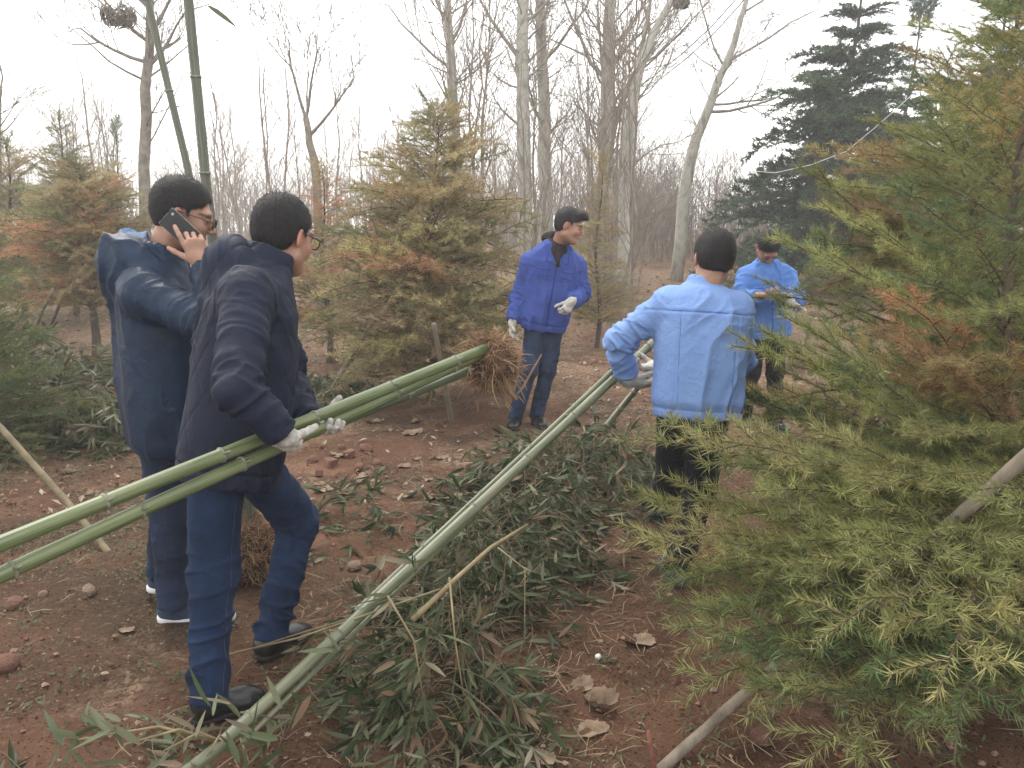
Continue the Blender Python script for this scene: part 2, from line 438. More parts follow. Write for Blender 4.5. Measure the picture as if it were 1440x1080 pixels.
def hand_prims(S, w, f, n, s, curl, grow=0.0, thumb=(0.55, 0.75, 0.35), tcurl=0.25, scale=1.0, splay=0.04):
    """palm and five fingers: f finger direction, n out of the palm, s towards the thumb"""
    f = nrm(f); n = nrm(n - f * np.dot(n, f)); s_ = np.cross(f, n); s_ = s_ * (1 if np.dot(s_, s) >= 0 else -1); s = s_
    z = scale; g = grow
    for o, l in ((.028, .082), (.010, .088), (-.010, .084), (-.027, .074)):
        S.cap(w + s * o * .72 * z, w + f * l * z + s * o * z, (.0125 + g) * z, (.0115 + g) * z, 0.012)
    S.cap(w - f * .03 * z, w + f * .02 * z, (.024 + g) * z, (.024 + g) * z, 0.02)
    S.ell(w + f * .035 * z + s * .022 * z + n * .008, (.022 * z, .022 * z, .022 * z), None, 0.015)
    LN = ((.030, .084, .072), (.010, .090, .080), (-.010, .086, .074), (-.028, .076, .060))
    for i, (o, l, ln) in enumerate(LN):
        p = w + f * l * z + s * o * z; d = nrm(f + s * splay * (1.5 - i)); ang = 0
        cu = curl[i] if not np.isscalar(curl[i]) else (curl[i],) * 3
        r = [.0092, .0085, .0078, .0070]
        for j, fr in enumerate((.46, .30, .24)):
            ang += cu[j]; dd = nrm(d * math.cos(ang) + n * math.sin(ang)); q = p + dd * ln * fr * z
            S.cap(p, q, (r[j] + g) * z, (r[j + 1] + g) * z, 0.003); p = q
    p = w + f * .022 * z + s * .022 * z; d = nrm(f * thumb[0] + s * thumb[1] + n * thumb[2])
    for j, (ln, r0, r1) in enumerate(((.044, .0125, .0105), (.034, .0102, .0092), (.026, .0092, .0078))):
        q = p + d * ln * z; S.cap(p, q, (r0 + g) * z, (r1 + g) * z, 0.006); p = q
        d = nrm(d * math.cos(tcurl) + nrm(n * .6 + f * .5) * math.sin(tcurl))

def put_mesh(name, S, mat, parent, base, disp=None, smooth=1, extra=None):
    V, Q = S.mesh()
    if smooth: V = relax(V, Q, smooth, 0.45)
    if disp is not None:
        N = vnormals(V, Q); V = V + N * disp(V, N)[:, None]
    me = mesh_np(name, V - base, Q, True, mat if isinstance(mat, list) else [mat])
    return link(name, me, parent), V, Q

def bounds(pts, pad):
    pts = np.array(pts); return pts.min(0) - pad, pts.max(0) + pad

def skin_colours(me, V, c, M, hands=()):
    """brows, lips and warmer ears: the face's own colours, stored per vertex"""
    col = np.ones((len(V), 4), np.float32); q = (V - c) @ M
    def blend(mask, rgb):
        for i in range(3): col[:, i] = col[:, i] * (1 - mask) + rgb[i] * mask
    near = (np.abs(q) < 0.16).all(1)
    lip = np.clip(1.2 - np.sqrt((q[:, 0] / .024) ** 2 + ((q[:, 2] + .068) / .012) ** 2), 0, 1) * (q[:, 1] > .075) * near
    blend(np.clip(lip * 1.5, 0, .5), (0.82, 0.60, 0.58))
    brow = np.clip(1.25 - np.sqrt(((np.abs(q[:, 0]) - .033) / .023) ** 2 + ((q[:, 2] - .021 - .002 * np.sin(np.abs(q[:, 0]) * 60)) / .0060) ** 2), 0, 1) * (q[:, 1] > .05) * near
    blend(np.clip(brow * 2, 0, .75), (0.08, 0.07, 0.07))
    eye = np.clip(1.25 - np.sqrt(((np.abs(q[:, 0]) - .031) / .015) ** 2 + ((q[:, 2] - .001) / .0040) ** 2), 0, 1) * (q[:, 1] > .06) * near
    blend(np.clip(eye * 2.5, 0, .8), (0.08, 0.06, 0.06))
    ear = np.clip((np.abs(q[:, 0]) - .074) / .008, 0, 1) * near * (q[:, 2] > -.05)
    blend(ear * .6, (1.05, 0.72, 0.68))
    cheek = np.clip(1 - np.linalg.norm((np.abs(q) - vec(.045, .06, .03)) / vec(.03, .04, .03), axis=1), 0, 1) * near * (q[:, 2] < 0)
    blend(cheek * .6, (1.0, 0.78, 0.74))
    at = me.attributes.new('tint', 'FLOAT_COLOR', 'POINT'); at.data.foreach_set('color', col.ravel())

def mat_skin():
    m, N, L, b = new_mat('skin')
    at = N.new('ShaderNodeAttribute'); at.attribute_name = 'tint'
    nz = N.new('ShaderNodeTexNoise'); nz.inputs['Scale'].default_value = 22; nz.inputs['Detail'].default_value = 4
    tc = N.new('ShaderNodeTexCoord'); L.new(tc.outputs['Object'], nz.inputs['Vector'])
    r = ramp(N, [(0.3, (0.27, 0.145, 0.098)), (0.7, (0.36, 0.20, 0.138))]); L.new(nz.outputs['Fac'], r.inputs[0])
    mx = N.new('ShaderNodeMixRGB'); mx.blend_type = 'MULTIPLY'; mx.inputs[0].default_value = 1
    L.new(r.outputs[0], mx.inputs[1]); L.new(at.outputs['Color'], mx.inputs[2]); L.new(mx.outputs[0], b.inputs['Base Color'])
    b.inputs['Roughness'].default_value = 0.48; b.inputs['Specular IOR Level'].default_value = 0.4
    b.inputs['Subsurface Weight'].default_value = 0.08; b.inputs['Subsurface Radius'].default_value = (0.012, 0.004, 0.002)
    return m
def mat_cloth(name, c0, c1, rough=0.85, weave=900.0, sheen=0.15, scale=5.0, bump=0.5, worn=None, spec=0.2):
    """woven cloth: large fades, fine weave, soft wrinkle bump"""
    m, N, L, b = new_mat(name)
    tc = N.new('ShaderNodeTexCoord')
    nz = N.new('ShaderNodeTexNoise'); nz.inputs['Scale'].default_value = scale; nz.inputs['Detail'].default_value = 5; L.new(tc.outputs['Object'], nz.inputs['Vector'])
    r = ramp(N, [(0.32, c0), (0.68, c1)]); L.new(nz.outputs['Fac'], r.inputs[0]); src = r.outputs[0]
    fine = N.new('ShaderNodeTexNoise'); fine.inputs['Scale'].default_value = weave; fine.inputs['Detail'].default_value = 1; L.new(tc.outputs['Object'], fine.inputs['Vector'])
    mx = N.new('ShaderNodeMixRGB'); mx.blend_type = 'OVERLAY'; mx.inputs[0].default_value = 0.35
    L.new(src, mx.inputs[1]); L.new(fine.outputs['Fac'], mx.inputs[2]); L.new(mx.outputs[0], b.inputs['Base Color'])
    b.inputs['Roughness'].default_value = rough; b.inputs['Sheen Weight'].default_value = sheen * .12; b.inputs['Specular IOR Level'].default_value = spec
    wr = N.new('ShaderNodeTexNoise'); wr.inputs['Scale'].default_value = 28; wr.inputs['Detail'].default_value = 6; wr.inputs['Roughness'].default_value = 0.6; wr.inputs['Distortion'].default_value = 0.6
    L.new(tc.outputs['Object'], wr.inputs['Vector'])
    bp = N.new('ShaderNodeBump'); bp.inputs['Strength'].default_value = bump; bp.inputs['Distance'].default_value = 0.03
    L.new(wr.outputs['Fac'], bp.inputs['Height']); L.new(bp.outputs[0], b.inputs['Normal'])
    return m
M_SKIN = mat_skin()
M_HAIR = mat_noise('black_hair', (0.006, 0.0055, 0.006), (0.020, 0.018, 0.018), 90, 0.5, 0.6, 320, spec=0.22)
def mat_strand():
    m, N, L, b = new_mat('black_hair_strand'); g = N.new('ShaderNodeNewGeometry')
    r = ramp(N, [(0.0, (0.004, 0.0036, 0.004)), (0.7, (0.014, 0.012, 0.012)), (1.0, (0.042, 0.036, 0.034))]); L.new(g.outputs['Random Per Island'], r.inputs[0]); L.new(r.outputs[0], b.inputs['Base Color'])
    b.inputs['Roughness'].default_value = 0.42; b.inputs['Specular IOR Level'].default_value = 0.35; return m
M_STRAND = mat_strand()
M_GLOVE = mat_cloth('white_knit_glove', (0.30, 0.275, 0.235), (0.54, 0.52, 0.48), 0.95, 500, 0.2, 26, 0.6)
M_RED = mat_cloth('red_knit_band', (0.55, 0.04, 0.05), (0.65, 0.07, 0.08), 0.95)
M_NAVY = mat_cloth('navy_padded_shell', (0.0048, 0.0075, 0.0195), (0.0082, 0.012, 0.029), 0.65, 700, 0.1, 6, 0.2)
M_BLUEJ = mat_cloth('dark_blue_shell', (0.0065, 0.015, 0.034), (0.013, 0.027, 0.056), 0.42, 700, 0.1, 5, 0.25)
M_BLUEIN = mat_cloth('hood_lining', (0.045, 0.10, 0.22), (0.07, 0.14, 0.28), 0.6)
M_ROYAL = mat_cloth('royal_blue_drill', (0.034, 0.058, 0.235), (0.052, 0.085, 0.30), 0.85, 800, 0.15, 5, 0.3)
M_SKYB = mat_cloth('sky_blue_drill', (0.145, 0.235, 0.48), (0.185, 0.295, 0.545), 0.85, 800, 0.15, 5, 0.3)
M_MIDB = mat_cloth('mid_blue_drill', (0.065, 0.155, 0.41), (0.095, 0.20, 0.48), 0.85, 800, 0.15, 5, 0.3)
M_JEAN = mat_cloth('blue_denim', (0.0045, 0.012, 0.034), (0.012, 0.027, 0.066), 0.9, 1200, 0.1, 7, 0.3)
M_JEAN3 = mat_cloth('mid_blue_denim', (0.012, 0.021, 0.048), (0.036, 0.056, 0.11), 0.9, 1200, 0.1, 6, 0.4)
M_JEAN2 = mat_cloth('washed_dark_denim', (0.007, 0.011, 0.024), (0.022, 0.035, 0.070), 0.9, 1200, 0.1, 6, 0.3)
M_BLACKT = mat_cloth('black_trouser_cloth', (0.0035, 0.004, 0.007), (0.007, 0.008, 0.012), 0.85)
M_CHAR = mat_cloth('charcoal_hood_cloth', (0.016, 0.013, 0.014), (0.03, 0.024, 0.024), 0.9)
M_SHOE = mat_noise('black_leather', (0.006, 0.006, 0.007), (0.016, 0.015, 0.015), 18, 0.32, 0.15, 90, spec=0.5)
M_SOLEW = mat_noise('white_rubber_sole', (0.55, 0.54, 0.52), (0.72, 0.71, 0.69), 25, 0.7, 0.1, 120)
M_SOLEB = mat_noise('black_rubber_sole', (0.012, 0.012, 0.012), (0.03, 0.028, 0.026), 25, 0.8, 0.3, 120)
M_KNIT = mat_cloth('blue_grey_knit_shoe', (0.02, 0.035, 0.07), (0.05, 0.07, 0.12), 0.9)
M_FRAME = mat_noise('dark_spectacle_frame', (0.012, 0.010, 0.010), (0.03, 0.025, 0.024), 30, 0.3)
M_PHONE = mat_noise('black_phone_glass', (0.006, 0.006, 0.007), (0.010, 0.010, 0.011), 12, 0.3, spec=0.3)
M_METAL = mat_noise('grey_metal_edge', (0.20, 0.20, 0.21), (0.34, 0.34, 0.35), 40, 0.35)
def mat_lens():
    m, N, L, b = new_mat('spectacle_lens')
    b.inputs['Transmission Weight'].default_value = 1; b.inputs['Roughness'].default_value = 0.02; b.inputs['IOR'].default_value = 1.05
    b.inputs['Base Color'].default_value = (0.95, 0.97, 0.97, 1); return m
M_LENS = mat_lens()
M_STITCH = mat_noise('pale_stitching', (0.035, 0.045, 0.07), (0.06, 0.07, 0.095), 60, 0.9)
M_SEAMR = mat_cloth('royal_seam', (0.012, 0.035, 0.20), (0.016, 0.045, 0.24), 0.9)
M_SEAMS = mat_cloth('sky_seam', (0.060, 0.16, 0.46), (0.075, 0.19, 0.52), 0.9)
M_SEAMM = mat_cloth('mid_blue_seam', (0.025, 0.09, 0.33), (0.035, 0.11, 0.38), 0.9)

def person(label, J, spec, base):
    base = np.asarray(base, float)
    root = thing('person', label, 'person', base, 'people moving the bamboo')
    vx = spec.get('vox', 0.007)
    ax = nrm(J['neck'] - J['pelvis']); TL = np.linalg.norm(J['neck'] - J['pelvis'])
    u = nrm(J['RS'] - J['LS']); u = nrm(u - ax * np.dot(u, ax)); vfw = np.cross(ax, u)      # vfw points to the front
    c = J['head']; M = frame(J['hf'], J['hu'])
    sides = ('R', 'L')
    # ---- body: one mesh of head, neck, trunk, limbs and hands
    allp = [J[k] for k in ('neck', 'pelvis', 'RS', 'LS', 'RE', 'LE', 'RW', 'LW', 'RH', 'LH', 'RK', 'LK', 'RA', 'LA')]
    lo, hi = bounds(allp, 0.2); S = SDF(lo, hi, 0.014)
    S.loft(J['pelvis'], ax, u, [(.04, .11, .075, 0, 0), (.15 * TL, .13, .085, 0, 0), (.45 * TL, .125, .085, 0, 0), (.75 * TL, .15, .09, 0, 0), (.95 * TL, .09, .06, 0, 0), (TL, .05, .05, 0, 0)])
    for q in sides:
        S.cap(J[q + 'S'] - ax * .02, J[q + 'E'], .042, .034, .03); S.cap(J[q + 'E'], J[q + 'W'], .034, .024, .02)
        S.cap(J[q + 'H'], J[q + 'K'], .070, .048, .03); S.cap(J[q + 'K'], J[q + 'A'], .046, .034, .02)
    bV, bQ = S.mesh(); bV = relax(bV, bQ, 1)
    hv, hq = head_sdf(c, M, J['neck'] - ax * 0.02, spec.get('hvox', 0.0032), spec).mesh(); hv = relax(hv, hq, 1, 0.35)
    Vs = [bV, hv]; Qs = [bQ, hq + len(bV)]; n = len(bV) + len(hv)
    for q in sides:
        h = spec.get('hand' + q)
        if h and not h.get('glove'):
            w = J[q + 'W']; S = SDF(w - .23, w + .23, spec.get('hvox', 0.003))
            S.cap(J[q + 'W'] - nrm(J[q + 'W'] - J[q + 'E']) * .08, w, .030, .026, 0.01)
            hand_prims(S, w, h['f'], h['n'], h['s'], h['curl'], 0, h.get('thumb', (.55, .75, .35)), h.get('tcurl', .25), h.get('scale', 1.0))
            V, Q = S.mesh(); V = relax(V, Q, 1, 0.3); Vs.append(V); Qs.append(Q + n); n += len(V)
    V = np.concatenate(Vs); Q = np.concatenate(Qs)
    me = mesh_np('body', V - base, Q, True, [M_SKIN]); skin_colours(me, V, c, M)
    link('body', me, root)
    # ---- hair with short strands standing out of it
    S = hair_sdf(c, M, spec.get('hvox', 0.0032), spec); V, Q = S.mesh(); V = relax(V, Q, 1, 0.4)
    N = vnormals(V, Q); V = V + N * (0.0008 * vnoise(V * 40) + 0.0006 * vnoise(V * 200))[:, None]
    rng = np.random.default_rng(5); pick = rng.choice(len(V), min(len(V), spec.get('strands', 10000)), replace=False)
    p0 = V[pick]; dn = nrm(M @ vec(0, .55, -.5)) if spec.get('fringe') else nrm(M @ vec(0, .25, -.6))
    tn = dn - N[pick] * (N[pick] @ dn)[:, None] + rng.normal(0, .12, (len(pick), 3)); d = N[pick] * rng.uniform(.0, .2, len(pick))[:, None] + tn * .8; d /= np.linalg.norm(d, axis=1)[:, None]
    ln = rng.uniform(.008, spec.get('hairlen', .015) * 1.5, len(pick))[:, None]
    sd_ = np.cross(d, rng.normal(0, 1, (len(pick), 3))); sd_ /= np.linalg.norm(sd_, axis=1)[:, None]
    tri = np.stack([p0 - N[pick] * .003 - sd_ * .0007, p0 - N[pick] * .003 + sd_ * .0007, p0 + d * ln], 1).reshape(-1, 3)
    T = np.arange(len(tri)).reshape(-1, 3) + len(V)
    me = mesh_np('hair', np.vstack([V, tri]) - base, [T, Q], True, [M_HAIR, M_STRAND], np.concatenate([np.ones(len(T)), np.zeros(len(Q))])); link('hair', me, root)
    # ---- jacket
    jk = spec['jacket']; st = np.array(jk['st'], float); st = np.column_stack([st, np.zeros((len(st), 5 - st.shape[1]))]) if st.shape[1] < 5 else st
    st[:, 0] *= TL
    lo, hi = bounds([J[k] for k in ('neck', 'pelvis', 'RS', 'LS', 'RE', 'LE', 'RW', 'LW')], 0.26); S = SDF(lo, hi, vx)
    S.loft(J['pelvis'], ax, u, st, 0.03, jk.get('n', 2.5))
    r0, r1, r2 = jk.get('arm', (.068, .056, .046))
    for q in sides:
        S.cap(J['neck'] - ax * .075 + u * (.045 if q == 'R' else -.045), J[q + 'S'], .060, r0 * .96, 0.06)
        S.cap(J[q + 'S'], J[q + 'E'], r0, r1, 0.035)
        fa = nrm(J[q + 'W'] - J[q + 'E']); S.cap(J[q + 'E'], J[q + 'W'] - fa * jk.get('cuff_back', .0), r1, r2, 0.02, flat=True)
    if jk.get('collar', True):
        cr = jk.get('collar_r', .070); ch = jk.get('collar_h', .045)
        fw = jk.get('collar_fwd', 0.012); cdir = nrm(ax + nrm(c - J['neck']) * .6)
        S.cap(J['neck'] - cdir * .05 + vfw * fw, J['neck'] + cdir * ch + vfw * fw * 1.2, cr + .022, cr, 0.02, flat=True)
        S.cap(J['neck'] + cdir * (ch - .022) + vfw * fw, J['neck'] + cdir * (ch + .06) + vfw * fw * 1.2, cr - .010, cr - .006, 0.0, cut=True, flata=True)
    for hd in jk.get('solids', []): S.ell(hd[0], hd[1], hd[2], hd[3] if len(hd) > 3 else 0.03)
    if jk.get('hood'):                     # a lowered hood: a rolled rim round the nape and a bag behind it
        hr, ht, hb = jk['hood']; nk = J['neck'] + ax * jk.get('hood_up', .01)
        arc = []
        for a in np.linspace(-1.25, 1.25, 13):
            arc.append(nk - vfw * (math.cos(a) * hr + .012) + u * math.sin(a) * (hr + .012) + ax * (.030 * math.cos(a) - .045 * (abs(a) / 1.25) ** 2))
        for i in range(12): S.cap(arc[i], arc[i + 1], ht * (.72 + .28 * math.cos(i / 12 * 2.5 - 1.25)), None, .02)
        S.ell(nk - vfw * (hr + .035) - ax * .055, (hr * 1.05, .055, hb), np.stack([u, vfw, ax], 1), .045)
        S.ell(nk - vfw * (hr + .045) - ax * .02, (hr * .8, .05, hb * .7), np.stack([u, vfw, ax], 1), .04)
    for hd in jk.get('cuts', []): S.ell(hd[0], hd[1], hd[2], 0.01, cut=True)
    amp = jk.get('amp', .010); sd0 = spec.get('seed', 1.0)
    def disp(V, N):
        d = np.zeros(len(V))
        for i, q in enumerate(sides):
            d += fold_limb(V, N, J[q + 'S'], J[q + 'E'], amp * 1.4, 18, .13, .85, sd0 + i * 5)
            d += fold_limb(V, N, J[q + 'E'], J[q + 'W'], amp * 1.4, 19, .11, .15, sd0 + 2 + i * 5)
        hh = (V - J['pelvis']) @ ax; uu = (V - J['pelvis']) @ u; ff = (V - J['pelvis']) @ vfw
        body = np.clip(1.15 - np.abs(uu) / .24, 0, 1)
        d += body * fold_body(V, amp * jk.get('bodyamp', .9), sd0, diag=jk.get('diag', .5))
        d += jk.get('band', 0) * -0.006 * np.exp(-((hh - st[0, 0] - .055) / .006) ** 2)
        if jk.get('quilt'):          # diamond quilting stitched into the padding
            qs = 22.0; w = np.clip((.60 * TL - hh) / .1, 0, 1) if jk.get('quilt_low') else 1.0
            a1 = np.abs(np.sin((uu + ff + hh * .8) * qs)); a2 = np.abs(np.sin((uu + ff - hh * .8) * qs))
            d += -.0045 * np.exp(-(np.minimum(a1, a2) / .16) ** 2) * w * body
        for g in jk.get('grooves', []): d += g(hh / TL, uu, ff)
        return d
    jo, jV, jQ = put_mesh('jacket', S, jk['mat'], root, base, disp)
    # stitched seams, zips and pocket edges: thin raised lines that follow the cloth
    hh = (jV - J['pelvis']) @ ax / TL; uu = (jV - J['pelvis']) @ u; ff = (jV - J['pelvis']) @ vfw
    for nm, side_, poly, rad, smat in jk.get('seams', []):
        pts = []
        for (t0, u0), (t1, u1) in zip(poly[:-1], poly[1:]):
            for w in np.linspace(0, 1, 14):
                t_, u_ = t0 + (t1 - t0) * w, u0 + (u1 - u0) * w
                dd = ((hh - t_) * TL) ** 2 + (uu - u_) ** 2 + np.where(ff * side_ > 0, 0, 9.0); i_ = np.argsort(dd)[:4]
                pts.append(J['pelvis'] + ax * t_ * TL + u * u_ + vfw * (ff[i_].mean() + side_ * rad * .1))
        m_ = MB(); m_.tube(np.array(pts)[np.r_[0:len(pts)]], rad, 5); m_.build(nm, smat, jo, base=base)
    if jk.get('lining'):
        me = jo.data; me.materials.append(M_BLUEIN); cen = np.zeros((len(me.polygons), 3)); me.polygons.foreach_get('center', cen.ravel())
        nn = np.zeros((len(me.polygons), 3)); me.polygons.foreach_get('normal', nn.ravel())
        mi = jk['lining'](cen + base, nn).astype(np.int32); me.polygons.foreach_set('material_index', mi)
    for en, emat, prims in spec.get('extras', []):
        lo2, hi2 = bounds([J['neck'], J['head']], 0.25); S2 = SDF(lo2, hi2, spec.get('evox', .006))
        for pr in prims: getattr(S2, pr[0])(*pr[1], **(pr[2] if len(pr) > 2 else {}))
        put_mesh(en, S2, emat, root, base, lambda V, N: fold_body(V, .006, 3.3))
    # ---- trousers
    tr = spec['trousers']; lo, hi = bounds([J[k] for k in ('pelvis', 'RH', 'LH', 'RK', 'LK', 'RA', 'LA')], 0.2); S = SDF(lo, hi, vx)
    pw, pd = tr.get('pelvis', (.165, .125))
    hipm = (J['RH'] + J['LH']) / 2
    S.loft(hipm, ax, nrm(J['RH'] - J['LH']), [(-.07, pw * .8, pd * .8, 0, 0), (0.0, pw, pd, 0, 0), (.12, pw * .93, pd * .92, 0, 0), (.20, pw * .86, pd * .86, 0, 0)], 0.03, 2.2)
    t0, t1, t2, t3 = tr.get('leg', (.090, .070, .064, .058))
    for q in sides:
        S.cap(J[q + 'H'], J[q + 'K'], t0, t1, 0.035)
        fa = nrm(J[q + 'A'] - J[q + 'K']); S.cap(J[q + 'K'], J[q + 'A'] + fa * tr.get('drop', .035), t2, t3, 0.025, flat=True)
    ta = tr.get('amp', .008)
    def tdisp(V, N):
        d = np.zeros(len(V))
        for i, q in enumerate(sides):
            d += fold_limb(V, N, J[q + 'H'], J[q + 'K'], ta, 13, .15, .9, sd0 + 31 + i * 7, .35, .3)
            d += fold_limb(V, N, J[q + 'K'], J[q + 'A'], ta * 1.3, 17, .12, 1.0, sd0 + 37 + i * 7, .35, .45)
        return d
    to, tV, tQ = put_mesh('trousers', S, tr['mat'], root, base, tdisp)
    for q, dr in tr.get('stitch', []):
        pts = []; dr = nrm(dr)
        for a_, b_, w0, w1 in ((J[q + 'H'], J[q + 'K'], .3, 1), (J[q + 'K'], J[q + 'A'], .1, 1.1)):
            for w in np.linspace(w0, w1, 14):
                c_ = a_ + (b_ - a_) * w; al = nrm(b_ - a_); rel = tV - c_; h_ = rel @ al; lat = rel - h_[:, None] * al; ln_ = np.linalg.norm(lat, axis=1)
                sc_ = np.where((np.abs(h_) < .02) & (ln_ < .13), (lat @ dr) / (ln_ + 1e-6), -9); i_ = np.argsort(-sc_)[:3]; pts.append(tV[i_].mean(0) + dr * .0008)
        m_ = MB(); m_.tube(pts, .0013, 4); m_.build('side_seam', M_STITCH, to, base=base)
    # ---- shoes
    sh = spec['shoes']
    for q in sides:
        a = J[q + 'A']; fd = nrm(J[q + 'T'] - J[q + 'N']); hz = J[q + 'N']          # N heel on the sole, T toe on the sole
        L = np.linalg.norm(J[q + 'T'] - J[q + 'N']); up = nrm(np.cross(np.cross(fd, vec(0, 0, 1)), fd)); sd1 = np.cross(fd, up)
        Mf = np.stack([sd1, fd, up], 1)
        lo, hi = bounds([a, J[q + 'T'], J[q + 'N']], 0.1); S = SDF(lo, hi, 0.005)
        S.cap(hz + fd * .045 + up * .045, hz + fd * .30 * L + up * .050, .042, .042, .02)
        S.cap(hz + fd * .30 * L + up * .045, hz + fd * .70 * L + up * .034, .040, .040, .03)
        S.ell(hz + fd * (L - .065) + up * .030, (.045, .068, .036), Mf, 0.03)
        S.cap(hz + fd * .05 + up * .06, a + (a - J[q + 'K']) * -.05, .043, .046, .02)
        pl = lambda Qp: (hz + up * 0.004 - Qp) @ up
        S.func(pl)
        so, V, Q = put_mesh('shoe', S, sh['mat'], root, base)
        S = SDF(lo, hi, 0.005)
        S.cap(hz + fd * .042 + up * .02, hz + fd * .35 * L + up * .02, .044, .040, .02); S.cap(hz + fd * .35 * L + up * .02, hz + fd * .7 * L + up * .02, .040, .046, .02)
        S.ell(hz + fd * (L - .068) + up * .02, (.050, .074, .06), Mf, 0.02)
        S.func(lambda Qp: np.maximum((hz - Qp) @ up, (Qp - hz) @ up - sh.get('sole_h', .022)))
        put_mesh('sole', S, sh['sole'], so, base)
    # ---- gloves
    for q in sides:
        h = spec.get('hand' + q)
        if h and h.get('glove'):
            w = J[q + 'W']; S = SDF(w - .23, w + .23, spec.get('gvox', 0.0034)); fa = nrm(J[q + 'W'] - J[q + 'E'])
            cl = h.get('cuff', .035)
            S.cap(w - fa * cl, w + fa * .012, .036, .030, 0.012, flata=True)
            hand_prims(S, w, h['f'], h['n'], h['s'], h['curl'], .0022, h.get('thumb', (.55, .75, .35)), h.get('tcurl', .25), h.get('scale', 1.0))
            go, _, _ = put_mesh('glove', S, M_GLOVE, root, base, lambda V, N: .0012 * vnoise(V * 160))
            if h.get('band'):
                S = SDF(w - .1, w + .1, .0035); S.cap(w - fa * .022, w - fa * .008, .0385, .0375, 0, flat=True, flata=True); put_mesh('cuff_band', S, M_RED, go, base)
    # ---- spectacles
    if spec.get('glasses'):
        g = MB(); gl = MB(); T = lambda x, y, z: c + M @ vec(x, y, z); rr = spec['glasses']
        for sx in (-1, 1):
            a = np.linspace(0, 2 * math.pi, 25); ring = np.array([T(sx * .034 + .024 * math.cos(t), .112 - .10 * (.024 * math.cos(t) * sx + .0) ** 1 * .6, -.002 + .020 * math.sin(t)) for t in a])
            g.tube(ring, rr, 6, cap=False); n0 = len(ring) - 1
            gl.add(np.vstack([ring[:-1], ring[:-1].mean(0)]), np.stack([np.arange(n0), (np.arange(n0) + 1) % n0, np.full(n0, n0)], -1))
            g.tube([T(sx * .058, .108, .004), T(sx * .074, .095, .006), T(sx * .083, .03, .010), T(sx * .085, -.012, .012), T(sx * .082, -.035, -.012)], rr, 6)
        g.tube([T(-.011, .113, .004), T(0, .117, .008), T(.011, .113, .004)], rr, 6)
        go = g.build('eyeglasses', M_FRAME, root, base=base); gl.build('lens', M_LENS, go, base=base)
    return root, dict(u=u, ax=ax, f=vfw, TL=TL, M=M)
